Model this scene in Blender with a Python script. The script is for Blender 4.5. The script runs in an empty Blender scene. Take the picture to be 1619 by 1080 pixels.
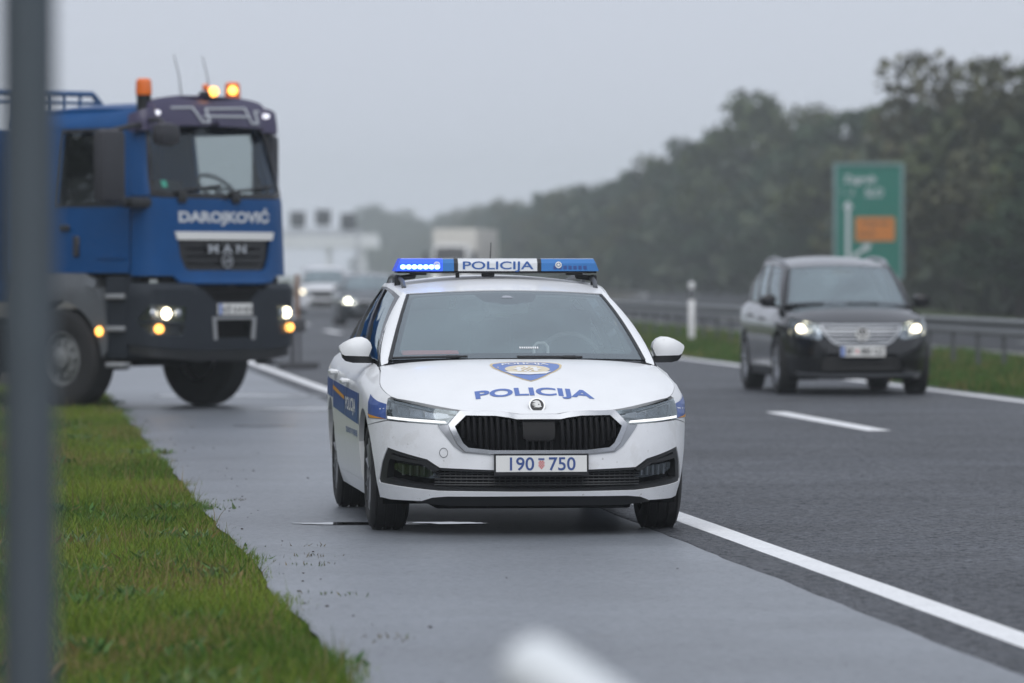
import bpy, bmesh, math, random
import numpy as np
from mathutils import Vector, Matrix
from mathutils.geometry import delaunay_2d_cdt

random.seed(7)
rng = np.random.default_rng(7)
SC = bpy.context.scene
COL = SC.collection
R = math.radians

# ------------------------------------------------------------------ camera
CAM_H = 1.46
cam = bpy.data.cameras.new('camera')
cam_o = bpy.data.objects.new('camera', cam)
COL.objects.link(cam_o)
cam.sensor_width = 36.0
cam.lens = 173.4
cam.clip_start = 0.5
cam.clip_end = 6000
cam_o.location = (0, 0, CAM_H)
cam_o.rotation_euler = (R(90 - 0.808), 0, 0)
cam.dof.use_dof = True
cam.dof.focus_distance = 27.6
cam.dof.aperture_fstop = 2.8
SC.camera = cam_o

# ------------------------------------------------------------------ world, sun, exposure
world = bpy.data.worlds.new('World')
SC.world = world
world.use_nodes = True
wn, wl = world.node_tree.nodes, world.node_tree.links
wn.clear()
SUN_EL, SUN_ROT = R(51), R(180)
sky = wn.new('ShaderNodeTexSky')
sky.sky_type = 'NISHITA'
sky.sun_disc = False
sky.sun_elevation = SUN_EL
sky.sun_rotation = SUN_ROT
bw = wn.new('ShaderNodeRGBToBW')
mx = wn.new('ShaderNodeMix'); mx.data_type = 'RGBA'
mx.inputs['Factor'].default_value = 0.93            # thick even cloud over the clear sky
mx.inputs['B'].default_value = (5.35, 5.75, 6.65, 1)
bgn = wn.new('ShaderNodeBackground')
bgn.inputs['Strength'].default_value = 0.10
out = wn.new('ShaderNodeOutputWorld')
wl.new(sky.outputs[0], bw.inputs[0])
wl.new(bw.outputs[0], mx.inputs['A'])
wl.new(mx.outputs['Result'], bgn.inputs['Color'])
wl.new(bgn.outputs[0], out.inputs['Surface'])

sun = bpy.data.lights.new('sun', 'SUN')
sun.energy = 1.5
sun.angle = R(70)
sun.color = (1.0, 0.995, 0.985)
sun_o = bpy.data.objects.new('sun', sun)
COL.objects.link(sun_o)
_d = Vector((math.sin(SUN_ROT) * math.cos(SUN_EL), math.cos(SUN_ROT) * math.cos(SUN_EL), math.sin(SUN_EL)))
sun_o.rotation_euler = _d.to_track_quat('Z', 'Y').to_euler()
sun_o.location = (0, 0, 60)

SC.view_settings.view_transform = 'Standard'
SC.view_settings.look = 'None'
SC.view_settings.exposure = 0.25
SC.view_settings.gamma = 1.0
SC.view_settings.use_curve_mapping = False
SC.render.engine = 'CYCLES'
SC.cycles.use_denoising = True
SC.cycles.max_bounces = 6
SC.cycles.diffuse_bounces = 3
SC.cycles.glossy_bounces = 3
SC.cycles.transparent_max_bounces = 12
SC.cycles.volume_bounces = 1
SC.cycles.caustics_reflective = False
SC.cycles.caustics_refractive = False
SC.cycles.sample_clamp_indirect = 6.0

# ------------------------------------------------------------------ materials
def mat(name, col, rough=0.5, metal=0.0, coat=0.0, spec=0.5, emit=None, estr=0.0,
        var=None, bump=None, spots=None, rvar=None, svar=None, coord='Object'):
    """var=(scale, amount) colour variation; bump=(scale, strength, dist); spots=(scale, threshold, colour, amount)"""
    m = bpy.data.materials.new(name)
    m.use_nodes = True
    n, l = m.node_tree.nodes, m.node_tree.links
    p = n['Principled BSDF']
    p.inputs['Base Color'].default_value = (*col, 1)
    p.inputs['Roughness'].default_value = rough
    p.inputs['Metallic'].default_value = metal
    p.inputs['Coat Weight'].default_value = coat
    p.inputs['Coat Roughness'].default_value = 0.05
    p.inputs['Specular IOR Level'].default_value = spec
    if emit:
        p.inputs['Emission Color'].default_value = (*emit, 1)
        p.inputs['Emission Strength'].default_value = estr
    if var or bump or spots or rvar or svar:
        tc = n.new('ShaderNodeTexCoord')
    last = None
    def noise(scale, detail=3, rough_=0.6):
        t = n.new('ShaderNodeTexNoise')
        t.inputs['Scale'].default_value = scale
        t.inputs['Detail'].default_value = detail
        t.inputs['Roughness'].default_value = rough_
        l.new(tc.outputs[coord], t.inputs['Vector'])
        return t
    if var:
        for sc_, am in (var if isinstance(var, list) else [var]):
            t = noise(sc_)
            r = n.new('ShaderNodeMapRange')
            r.inputs['From Min'].default_value = 0.36 if sc_ > 20 else 0.28
            r.inputs['From Max'].default_value = 0.64 if sc_ > 20 else 0.72
            r.inputs['To Min'].default_value = 1 - am
            r.inputs['To Max'].default_value = 1 + am
            l.new(t.outputs['Fac'], r.inputs['Value'])
            x = n.new('ShaderNodeMix'); x.data_type = 'RGBA'; x.blend_type = 'MULTIPLY'
            x.inputs['Factor'].default_value = 1
            if last is None:
                x.inputs['A'].default_value = (*col, 1)
            else:
                l.new(last, x.inputs['A'])
            l.new(r.outputs['Result'], x.inputs['B'])
            last = x.outputs['Result']
    if spots:
        for sc_, th, sc, am in (spots if isinstance(spots, list) else [spots]):
            t = noise(sc_, 3)
            r = n.new('ShaderNodeMapRange')
            r.inputs['From Min'].default_value = th
            r.inputs['From Max'].default_value = th + 0.07
            r.inputs['To Max'].default_value = am
            l.new(t.outputs['Fac'], r.inputs['Value'])
            x = n.new('ShaderNodeMix'); x.data_type = 'RGBA'
            l.new(r.outputs['Result'], x.inputs['Factor'])
            if last is None:
                x.inputs['A'].default_value = (*col, 1)
            else:
                l.new(last, x.inputs['A'])
            x.inputs['B'].default_value = (*sc, 1)
            last = x.outputs['Result']
    if last is not None:
        l.new(last, p.inputs['Base Color'])
    if rvar:
        t = noise(rvar[0], 3)
        r = n.new('ShaderNodeMapRange')
        r.inputs['From Min'].default_value = 0.3
        r.inputs['From Max'].default_value = 0.7
        r.inputs['To Min'].default_value = rough - rvar[1]
        r.inputs['To Max'].default_value = rough + rvar[1]
        l.new(t.outputs['Fac'], r.inputs['Value'])
        l.new(r.outputs['Result'], p.inputs['Roughness'])
    if svar:                                            # stone and binder shine differently
        t = noise(svar[0], 4, .75)
        r = n.new('ShaderNodeMapRange')
        r.inputs['From Min'].default_value = 0.40
        r.inputs['From Max'].default_value = 0.60
        r.inputs['To Min'].default_value = svar[1]
        r.inputs['To Max'].default_value = svar[2]
        l.new(t.outputs['Fac'], r.inputs['Value'])
        l.new(r.outputs['Result'], p.inputs['Specular IOR Level'])
    if bump:
        t = noise(bump[0], 5)
        b = n.new('ShaderNodeBump')
        b.inputs['Strength'].default_value = bump[1]
        b.inputs['Distance'].default_value = bump[2]
        l.new(t.outputs['Fac'], b.inputs['Height'])
        l.new(b.outputs['Normal'], p.inputs['Normal'])
    return m

def glass(name, tint, base=0.06, gain=1.0, rough=0.02, film=0.0):
    """thin pane: see-through tint plus mirror reflection that grows with the angle"""
    m = bpy.data.materials.new(name)
    m.use_nodes = True
    n, l = m.node_tree.nodes, m.node_tree.links
    n.clear()
    o = n.new('ShaderNodeOutputMaterial')
    tr = n.new('ShaderNodeBsdfTransparent'); tr.inputs['Color'].default_value = (*tint, 1)
    gl = n.new('ShaderNodeBsdfGlossy'); gl.inputs['Roughness'].default_value = rough
    gl.inputs['Color'].default_value = (0.88, 0.97, 1.0, 1)
    lw = n.new('ShaderNodeFresnel'); lw.inputs['IOR'].default_value = 1.52
    ma = n.new('ShaderNodeMath'); ma.operation = 'MULTIPLY_ADD'; ma.use_clamp = True
    ma.inputs[1].default_value = gain; ma.inputs[2].default_value = base
    mxs = n.new('ShaderNodeMixShader')
    l.new(lw.outputs[0], ma.inputs[0]); l.new(ma.outputs[0], mxs.inputs[0])
    under = tr
    if film:                                            # thin film of road dust and mist on the pane
        df = n.new('ShaderNodeBsdfDiffuse'); df.inputs['Color'].default_value = (.50, .63, .68, 1)
        under = n.new('ShaderNodeMixShader')
        tcn = n.new('ShaderNodeTexCoord'); nz = n.new('ShaderNodeTexNoise'); nz.inputs['Scale'].default_value = 2.2; nz.inputs['Detail'].default_value = 4
        mr_ = n.new('ShaderNodeMapRange'); mr_.inputs['From Min'].default_value = .3; mr_.inputs['From Max'].default_value = .7
        mr_.inputs['To Min'].default_value = film * .55; mr_.inputs['To Max'].default_value = film * 1.45
        l.new(tcn.outputs['Object'], nz.inputs['Vector']); l.new(nz.outputs['Fac'], mr_.inputs['Value']); l.new(mr_.outputs['Result'], under.inputs[0])
        l.new(tr.outputs[0], under.inputs[1]); l.new(df.outputs[0], under.inputs[2])
    l.new(under.outputs[0], mxs.inputs[1]); l.new(gl.outputs[0], mxs.inputs[2])
    l.new(mxs.outputs[0], o.inputs['Surface'])
    return m

M = {}
def defmat(k, *a, **kw):
    M[k] = mat(k, *a, **kw)
defmat('white_paint', (0.80, 0.81, 0.82), 0.34, coat=0.25, spots=[(38, 0.70, (0.25, 0.24, 0.22), 0.55)], var=(6, 0.02))
defmat('bumper_white', (0.83, 0.84, 0.86), 0.36, coat=0.3, spots=[(30, 0.665, (0.25, 0.23, 0.2), 0.5), (7, 0.6, (0.5, 0.48, 0.44), 0.16)], var=(9, 0.04))
defmat('blue_film', (0.045, 0.10, 0.33), 0.4, coat=0.2)
defmat('bonnet_blue_lit', (0.10, 0.17, 0.44), 0.4)  # blue film made paler: the bright bonnet's glare is put into the colour
defmat('navy_print', (0.03, 0.07, 0.24), 0.4)
defmat('orange_film', (0.75, 0.33, 0.03), 0.4)
defmat('gold_film', (0.66, 0.52, 0.30), 0.4)
defmat('shield_blue', (0.14, 0.22, 0.50), 0.4)
defmat('white_film', (0.8, 0.8, 0.8), 0.4)
defmat('red_film', (0.6, 0.05, 0.05), 0.4)
defmat('black_plastic', (0.018, 0.019, 0.021), 0.45, bump=(120, 0.15, 0.002))
defmat('gloss_black', (0.010, 0.010, 0.012), 0.22, spec=0.4)
defmat('slat_black', (0.006, 0.006, 0.007), 0.35, spec=0.15)
defmat('dark_void', (0.008, 0.008, 0.009), 0.9, spec=0.1)
defmat('chrome', (0.46, 0.47, 0.49), 0.24, metal=1.0)
defmat('satin_silver', (0.42, 0.43, 0.45), 0.35, metal=1.0)
defmat('grey_plastic', (0.09, 0.095, 0.105), 0.5, bump=(60, 0.1, 0.003))
defmat('tyre', (0.016, 0.016, 0.017), 0.8, var=(20, 0.25), bump=(60, 0.3, 0.004))
defmat('alloy', (0.20, 0.205, 0.215), 0.45, metal=0.6)
defmat('lamp_bowl', (0.62, 0.64, 0.66), 0.4, var=(30, .2))
defmat('plate_white', (0.72, 0.72, 0.70), 0.45)
defmat('interior', (0.20, 0.22, 0.225), 0.85)
defmat('interior_light', (0.62, 0.64, 0.65), 0.9)
defmat('seat_cloth', (0.11, 0.12, 0.125), 0.95)
defmat('lamp_silver', (0.55, 0.57, 0.6), 0.25, metal=0.8)
defmat('drl', (0.9, 0.9, 0.9), 0.3, emit=(1, 1, 0.97), estr=.5)
defmat('headlight_on', (1, 0.95, 0.85), 0.3, emit=(1.0, 0.84, 0.58), estr=7)
defmat('headlight_cool', (1, 1, 0.95), 0.3, emit=(1.0, 0.97, 0.78), estr=8)
defmat('amber_on', (1, 0.5, 0.1), 0.3, emit=(1.0, 0.42, 0.08), estr=3.4)
defmat('amber_lens', (0.75, 0.16, 0.02), 0.25, coat=0.5, emit=(1.0, 0.2, 0.02), estr=0.06)
defmat('led_blue', (0.3, 0.5, 1), 0.3, emit=(0.22, 0.50, 1.0), estr=5)
defmat('bar_lit', (0.03, 0.10, 0.5), 0.15, coat=0.6, emit=(0.012, 0.05, 0.75), estr=1.0)
defmat('bar_blue', (0.03, 0.17, 0.46), 0.15, coat=0.6)
defmat('bar_white', (0.66, 0.68, 0.70), 0.3)
defmat('bar_text', (0.03, 0.10, 0.32), 0.4)
M['windscreen'] = glass('windscreen', (0.92, 0.99, 0.98), 0.27, 0.70)
M['mist'] = glass('mist', (1, 1, 1), 0.0, 0.0, film=.26)
M['side_glass'] = glass('side_glass', (0.36, 0.40, 0.42), 0.05, 1.0)
M['truck_glass'] = glass('truck_glass', (0.92, 0.97, 0.96), 0.04, 0.45)
M['lamp_lens'] = glass('lamp_lens', (0.85, 0.88, 0.9), 0.12, 1.0)
defmat('frit', (0.02, 0.021, 0.024), 0.05, coat=0.0, spec=1.0)

# ------------------------------------------------------------------ mesh helpers
def tag(o, label=None, cat=None, group=None, kind=None):
    if label: o['label'] = label
    if cat: o['category'] = cat
    if group: o['group'] = group
    if kind: o['kind'] = kind
    return o

def empty(name, loc=(0, 0, 0), rz=0.0):
    o = bpy.data.objects.new(name, None)
    o.location = loc
    o.rotation_euler = (0, 0, rz)
    o.empty_display_size = 0.2
    COL.objects.link(o)
    return o

def link_mesh(name, me, parent=None, m=None):
    o = bpy.data.objects.new(name, me)
    if m is not None and not me.materials:
        me.materials.append(M[m] if isinstance(m, str) else m)
    COL.objects.link(o)
    if parent is not None:
        o.parent = parent
    return o

def copy_tree(o, parent=None):
    c = o.copy()
    COL.objects.link(c)
    if parent is not None:
        c.parent = parent
    for ch in o.children:
        copy_tree(ch, c)
    return c

class B:
    def __init__(s, xf=None):
        s.v, s.f, s.xf = [], [], xf
    def add(s, vs, fs, xf=None):
        k = len(s.v)
        x = xf or s.xf
        for p in vs:
            p = Vector(p)
            s.v.append(x @ p if x else p)
        s.f.extend([tuple(i + k for i in f) for f in fs])
        return s
    def box(s, c, d, r=0.0, rot=None):
        bm = bmesh.new()
        bmesh.ops.create_cube(bm, size=1)
        bmesh.ops.scale(bm, vec=d, verts=bm.verts)
        if r > 0:
            bmesh.ops.bevel(bm, geom=bm.edges[:], offset=min(r, min(d) * 0.45), segments=2 if r > 0.012 else 1, affect='EDGES', profile=0.6)
        mtx = Matrix.Translation(c) @ (rot.to_4x4() if rot else Matrix())
        bm.verts.index_update()
        s.add([mtx @ v.co for v in bm.verts], [[v.index for v in f.verts] for f in bm.faces])
        bm.free()
        return s
    def tube(s, pts, r, n=8, caps=True, up=None):
        pts = [Vector(p) for p in pts]
        rs = r if isinstance(r, (list, tuple)) else [r] * len(pts)
        vs, fs = [], []
        prev = None
        for i, p in enumerate(pts):
            d = (pts[min(i + 1, len(pts) - 1)] - pts[max(i - 1, 0)]).normalized()
            if prev is None:
                a = d.orthogonal().normalized() if up is None else Vector(up)
            else:
                a = prev
            a = (a - d * a.dot(d)).normalized()
            prev = a
            b = d.cross(a)
            for k in range(n):
                t = 2 * math.pi * k / n
                vs.append(p + (a * math.cos(t) + b * math.sin(t)) * rs[i])
        for i in range(len(pts) - 1):
            for k in range(n):
                k2 = (k + 1) % n
                fs.append((i * n + k, i * n + k2, (i + 1) * n + k2, (i + 1) * n + k))
        if caps:
            fs.append(tuple(range(n))[::-1])
            fs.append(tuple(range((len(pts) - 1) * n, len(pts) * n)))
        return s.add(vs, fs)
    def lathe(s, prof, c=(0, 0, 0), axis='x', n=32, a0=0.0, a1=2 * math.pi):
        """prof: (radius, along)"""
        full = abs(a1 - a0 - 2 * math.pi) < 1e-6
        m = n if full else n + 1
        vs, fs = [], []
        for (r, h) in prof:
            for k in range(m):
                t = a0 + (a1 - a0) * k / n
                ca, sa = r * math.cos(t), r * math.sin(t)
                p = {'x': (h, ca, sa), 'y': (ca, h, sa), 'z': (ca, sa, h)}[axis]
                vs.append(Vector(p) + Vector(c))
        for i in range(len(prof) - 1):
            for k in range(n):
                k2 = (k + 1) % m
                fs.append((i * m + k, (i + 1) * m + k, (i + 1) * m + k2, i * m + k2))
        return s.add(vs, fs)
    def sphere(s, c, r, n=10, sc=(1, 1, 1)):
        prof = [(math.sin(math.pi * i / n) * 1.0 + 1e-5, -math.cos(math.pi * i / n)) for i in range(n + 1)]
        vs, fs = [], []
        k = n * 2
        for (a, h) in prof:
            for j in range(k):
                t = 2 * math.pi * j / k
                vs.append((c[0] + r * sc[0] * a * math.cos(t), c[1] + r * sc[1] * a * math.sin(t), c[2] + r * sc[2] * h))
        for i in range(n):
            for j in range(k):
                fs.append((i * k + j, i * k + (j + 1) % k, (i + 1) * k + (j + 1) % k, (i + 1) * k + j))
        return s.add(vs, fs)
    def grid(s, fn, us, vs_):
        vs, fs = [], []
        nv = len(vs_)
        for u in us:
            for v in vs_:
                vs.append(fn(u, v))
        for i in range(len(us) - 1):
            for j in range(nv - 1):
                fs.append((i * nv + j, (i + 1) * nv + j, (i + 1) * nv + j + 1, i * nv + j + 1))
        return s.add(vs, fs)
    def panel(s, poly, fn, thick=0.012, step=0.06, holes=(), off=0.0, sx=1.0):
        """poly in 2-D parameter space, mapped by fn(a, b, offset); real rim of the given thickness"""
        loops = [poly] + list(holes)
        pts, edges = [], []
        lines = []
        for lp in loops:
            q = []
            for i, p in enumerate(lp):
                a, b = Vector(p), Vector(lp[(i + 1) % len(lp)])
                m_ = max(1, int(math.ceil((b - a).length / step)))
                for j in range(m_):
                    q.append(a.lerp(b, j / m_))
            k = len(pts)
            pts += q
            edges += [(k + i, k + (i + 1) % len(q)) for i in range(len(q))]
            lines.append(np.array([(p.x, p.y) for p in q]))
        seg_a = np.concatenate(lines)
        seg_b = np.concatenate([np.roll(x, -1, axis=0) for x in lines])
        def inside(P):
            x, y = P[:, 0:1], P[:, 1:2]
            ax, ay, bx, by = seg_a[:, 0], seg_a[:, 1], seg_b[:, 0], seg_b[:, 1]
            c = (ay > y) != (by > y)
            with np.errstate(divide='ignore', invalid='ignore'):
                xx = (bx - ax) * (y - ay) / (by - ay) + ax
            return (np.sum(c & (x < xx), axis=1) % 2) == 1
        lo, hi = seg_a.min(0), seg_a.max(0)
        gx = np.arange(lo[0] + step * 0.5, hi[0], step)
        gy = np.arange(lo[1] + step * 0.5, hi[1], step)
        if len(gx) and len(gy):
            G = np.array([(a, b) for a in gx for b in gy])
            G = G[inside(G)]
            if len(G):
                d = np.sqrt(((G[:, None, :] - seg_a[None, :, :]) ** 2).sum(2)).min(1)
                G = G[d > step * 0.45]
                pts += [Vector((a, b)) for a, b in G]
        ov, oe, of, *_ = delaunay_2d_cdt([Vector((p[0], p[1])) for p in pts], edges, [], 0, 1e-6)
        if not of:
            return s
        P = np.array([(v.x, v.y) for v in ov])
        F = np.array([f for f in of if len(f) == 3])
        keep = inside(P[F].mean(1))
        F = F[keep]
        used = np.unique(F)
        remap = {int(k): i for i, k in enumerate(used)}
        top = [Vector(fn(P[k][0], P[k][1], off)) for k in used]
        low = {}
        F2 = [[remap[int(i)] for i in f] for f in F]
        # orientation test on one triangle
        f0 = F2[len(F2) // 2]
        a, b, c = (top[i] for i in f0)
        k0 = used[f0[0]]
        nrm = (b - a).cross(c - a)
        outd = a - Vector(fn(P[k0][0], P[k0][1], off - 0.01))
        if nrm.dot(outd) < 0:
            F2 = [f[::-1] for f in F2]
        vs, fs = list(top), [tuple(f) for f in F2]
        if thick > 0:
            cnt = {}
            for f in F2:
                for i in range(3):
                    e = (f[i], f[(i + 1) % 3])
                    cnt[e] = 1
            for (i, j) in list(cnt):
                if (j, i) not in cnt:
                    for k in (i, j):
                        if k not in low:
                            low[k] = len(vs)
                            kk = used[k]
                            vs.append(Vector(fn(P[kk][0], P[kk][1], off - thick)))
                    fs.append((j, i, low[i], low[j]))
        return s.add(vs, fs)
    def obj(s, name, m, parent=None, ang=38, smooth=True):
        me = bpy.data.meshes.new(name)
        me.from_pydata([tuple(v) for v in s.v], [], s.f)
        if smooth:
            me.polygons.foreach_set('use_smooth', [True] * len(me.polygons))
            me.set_sharp_from_angle(angle=R(ang))
        me.update()
        return link_mesh(name, me, parent, m)

def surf(p, sign=1.0):
    """give a parametric surface an offset along its normal"""
    e = 2e-3
    def fn(a, b, off=0.0):
        q = Vector(p(a, b))
        if abs(off) < 1e-9:
            return q
        da = Vector(p(a + e, b)) - Vector(p(a - e, b))
        db = Vector(p(a, b + e)) - Vector(p(a, b - e))
        n = da.cross(db)
        if n.length < 1e-12:
            return q
        return q + n.normalized() * (off * sign)
    return fn

def sym(half):
    """close a half outline (from the axis to the axis) with its mirror"""
    m_ = [(-a, b) for a, b in half[::-1] if abs(a) > 1e-6]
    return list(half) + m_

def mir(poly):
    return [(-a, b) for a, b in poly]

def arc(cx, cy, r, a0, a1, n=12):
    return [(cx + r * math.cos(R(a0 + (a1 - a0) * i / n)), cy + r * math.sin(R(a0 + (a1 - a0) * i / n))) for i in range(n + 1)]

def ellipse(cx, cy, rx, ry, n=24):
    return [(cx + rx * math.cos(2 * math.pi * i / n), cy + ry * math.sin(2 * math.pi * i / n)) for i in range(n)]

_tc = {}
def text2d(body, w=None, h=None, bold=0.0, step=0.03):
    """flat lettering as 2-D triangles, centred, fitted to w x h"""
    key = (body, bold)
    if key not in _tc:
        c = bpy.data.curves.new('lettering', 'FONT')
        c.body = body
        c.size = 1.0
        c.offset = bold
        c.resolution_u = 4
        o = bpy.data.objects.new('lettering', c)
        COL.objects.link(o)
        dg = bpy.context.evaluated_depsgraph_get()
        dg.update()
        e = o.evaluated_get(dg)
        me = e.to_mesh()
        vs = np.array([(v.co.x, v.co.y) for v in me.vertices])
        fs = [tuple(p.vertices) for p in me.polygons]
        e.to_mesh_clear()
        bpy.data.objects.remove(o)
        bpy.data.curves.remove(c)
        _tc[key] = (vs, fs)
    vs, fs = _tc[key]
    lo, hi = vs.min(0), vs.max(0)
    v = (vs - (lo + hi) / 2) / (hi - lo)
    if w is None: w = h * (hi - lo)[0] / (hi - lo)[1]
    if h is None: h = w * (hi - lo)[1] / (hi - lo)[0]
    v = v * np.array([w, h])
    bm = bmesh.new()
    bv = [bm.verts.new((a, b, 0)) for a, b in v]
    for f in fs:
        try: bm.faces.new([bv[i] for i in f])
        except ValueError: pass
    for _ in range(3):
        long = [ed for ed in bm.edges if ed.calc_length() > step]
        if not long: break
        bmesh.ops.subdivide_edges(bm, edges=long, cuts=1)
    bmesh.ops.triangulate(bm, faces=bm.faces[:])
    bm.verts.index_update()
    r = ([(q.co.x, q.co.y) for q in bm.verts], [[q.index for q in f.verts] for f in bm.faces])
    bm.free()
    return r

def lettering(name, body, fn, m, parent, w=None, h=None, bold=0.0, off=0.003, step=0.03):
    vs, fs = text2d(body, w, h, bold, step)
    b = B()
    pts = [Vector(fn(a, c, off)) for a, c in vs]
    # facing outward
    f = fs[0]
    nr = (pts[f[1]] - pts[f[0]]).cross(pts[f[2]] - pts[f[0]])
    od = pts[f[0]] - Vector(fn(vs[f[0]][0], vs[f[0]][1], off - 0.01))
    if nr.dot(od) < 0:
        fs = [q[::-1] for q in fs]
    b.add(pts, fs)
    return b.obj(name, m, parent, smooth=False)

def flat(origin, ax, ay):
    """plane mapping for signs and plates: fn(a, b, off)"""
    o, x, y = Vector(origin), Vector(ax).normalized(), Vector(ay).normalized()
    n = x.cross(y).normalized()
    return lambda a, b, off=0.0: o + x * a + y * b + n * off

def catmull(pts, per=10):
    pts = [np.array(p, float) for p in pts]
    res = []
    for i in range(len(pts) - 1):
        p0 = pts[i - 1] if i else 2 * pts[0] - pts[1]
        p1, p2 = pts[i], pts[i + 1]
        p3 = pts[i + 2] if i + 2 < len(pts) else 2 * pts[-1] - pts[-2]
        for k in range(per):
            t = k / per
            res.append(0.5 * ((2 * p1) + (-p0 + p2) * t + (2 * p0 - 5 * p1 + 4 * p2 - p3) * t * t + (-p0 + 3 * p1 - 3 * p2 + p3) * t ** 3))
    res.append(pts[-1])
    return np.array(res)

def poly_at(tab, t):
    """smooth interpolation of rows (t, a, b, c...)"""
    t0 = [r[0] for r in tab]
    return [float(np.interp(t, t0, [r[k] for r in tab])) for k in range(1, len(tab[0]))]

# ------------------------------------------------------------------ vehicle shell
class Shell:
    """body side wall W(t, z): t runs along the plan outline from the nose (0) round the corner to the tail;
    negative t is the other side.  Local frame: x across, y backwards, z up."""
    def __init__(s, pts, ft, st, rt, hs=0.13, cf=0.05, cs=0.10, cb=0.08):
        q = catmull(pts, 10)
        s.X, s.Y, s.ZT = q[:, 0], q[:, 1], q[:, 2]
        d = np.hypot(np.diff(s.X), np.diff(s.Y))
        s.T = np.concatenate([[0], np.cumsum(d)])
        tx, ty = np.gradient(s.X, s.T), np.gradient(s.Y, s.T)
        ln = np.hypot(tx, ty)
        s.NX, s.NY = ty / ln, -tx / ln
        s.ft, s.st, s.rt = np.array(ft).T, np.array(st).T, np.array(rt).T
        s.hs, s.cf, s.cs, s.cb = hs, cf, cs, cb
        s.kx = int(np.argmax(s.X))
        s.L = float(s.Y[-1])
        s.fn = surf(s.W)
    def zt(s, t):
        return float(np.interp(abs(t), s.T, s.ZT))
    def ins(s, a, z):
        ny = float(np.interp(a, s.T, s.NY))
        nf = max(0.0, -ny) ** 1.5
        nb = max(0.0, ny) ** 1.5
        ns = max(0.0, 1 - nf - nb)
        r = nf * np.interp(z, *s.ft) + ns * np.interp(z, *s.st) + nb * np.interp(z, *s.rt)
        k = (z - (np.interp(a, s.T, s.ZT) - s.hs)) / s.hs
        if k > 0:
            y = float(np.interp(a, s.T, s.Y))
            q = min(1.0, max(0.0, (y - .25) / .85))
            q = .28 + .72 * q * q * (3 - 2 * q)          # the crest is flat over the lamps, rounder towards the doors
            r += (nf * s.cf + ns * s.cs * q + nb * s.cb) * min(k, 1.3) ** 2.2
        return float(r)
    def W(s, t, z):
        a = min(abs(t), s.T[-1])
        x, y = np.interp(a, s.T, s.X), np.interp(a, s.T, s.Y)
        nx, ny = np.interp(a, s.T, s.NX), np.interp(a, s.T, s.NY)
        i = s.ins(a, z)
        x, y = x - i * nx, y - i * ny
        return (float(x) if t >= 0 else -float(x), float(y), z)
    def F(s, x, z):
        """parameter of the point seen at x in front view"""
        a = abs(x)
        xx = a
        for _ in range(4):
            t = float(np.interp(xx, s.X[:s.kx + 1], s.T[:s.kx + 1]))
            xx = a + s.ins(t, z) * float(np.interp(t, s.T, s.NX))
        return (math.copysign(t, x) if x else 0.0, z)
    def S(s, y, z, side=1):
        return (side * float(np.interp(y, s.Y, s.T)), z)

def coons(c0, c1, d0, d1, bump=None):
    """c0/c1: front and rear curves over u in -1..1; d0/d1: left and right curves over v in 0..1"""
    def p(u, v):
        u_, v_ = (u + 1) / 2, v
        A, Bq, C, D = Vector(c0(u)), Vector(c1(u)), Vector(d0(v)), Vector(d1(v))
        P00, P10, P01, P11 = Vector(c0(-1)), Vector(c0(1)), Vector(c1(-1)), Vector(c1(1))
        q = A * (1 - v_) + Bq * v_ + C * (1 - u_) + D * u_ - (P00 * (1 - u_) * (1 - v_) + P10 * u_ * (1 - v_) + P01 * (1 - u_) * v_ + P11 * u_ * v_)
        if bump:
            q = q + Vector((0, 0, bump(u, v)))
        return q
    return p

# ------------------------------------------------------------------ generic car pieces
_wheel_cache = {}
def wheel(parent, c, Rw, w, rr, side, rim_mat='alloy', spokes=5, lugs=0):
    key = (Rw, w, rr, rim_mat, spokes, lugs)
    if key in _wheel_cache:
        o = copy_tree(_wheel_cache[key], parent)
    else:
        h = w / 2
        b = B()
        prof = [(rr, -h + .012), (rr + .01, -h + .002), (Rw - .06, -h - .004), (Rw - .02, -h + .008), (Rw - .004, -h + .03)]
        for g in (-.5, -.17, .17, .5):
            x = g * w * .72
            prof += [(Rw, x - .008), (Rw - .009, x - .006), (Rw - .009, x + .006), (Rw, x + .008)]
        prof += [(Rw - .004, h - .03), (Rw - .02, h - .008), (Rw - .06, h + .004), (rr + .01, h - .002), (rr, h - .012)]
        b.lathe(prof, n=48)
        o = b.obj('wheel', 'tyre', parent, 50)
        rm = B()
        d = h - .012
        rm.lathe([(rr + .002, d), (rr - .012, d + .004), (rr - .03, d - .03), (rr - .035, -h + .02)], n=48)
        if lugs:
            rm.lathe([(rr - .01, d - .05), (rr * .82, d - .075), (rr * .55, d - .02), (rr * .42, d - .02), (rr * .40, d + .03), (rr * .3, d + .05), (.001, d + .055)], n=40)
            for k in range(lugs):
                a = 2 * math.pi * k / lugs
                rm.tube([(d - .03, rr * .66 * math.cos(a), rr * .66 * math.sin(a)), (d + .01, rr * .66 * math.cos(a), rr * .66 * math.sin(a))], .017, 6)
        else:
            rm.lathe([(.075, d - .03), (.07, d - .008), (.03, d), (.001, d)], n=20)
            for k in range(spokes):
                for s_ in (-.16, .16):
                    a = 2 * math.pi * k / spokes + s_
                    a1 = 2 * math.pi * k / spokes + s_ * 1.6
                    p0 = (d - .018, .05 * math.cos(a), .05 * math.sin(a))
                    p1 = (d - .006, (rr - .02) * math.cos(a1), (rr - .02) * math.sin(a1))
                    rm.tube([p0, p1], [.026, .02], 5)
        rm.obj('rim', rim_mat, o, 40)
        bk = B()
        bk.lathe([(rr - .03, -h * .2), (.001, -h * .2)], n=24)
        bk.obj('brake_disc', 'dark_void', o)
        _wheel_cache[key] = o
    o.location = c
    if side < 0:
        o.rotation_euler = (0, 0, math.pi)
    return o

def both(fn_build):
    for sd in (1, -1):
        fn_build(sd)

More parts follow.
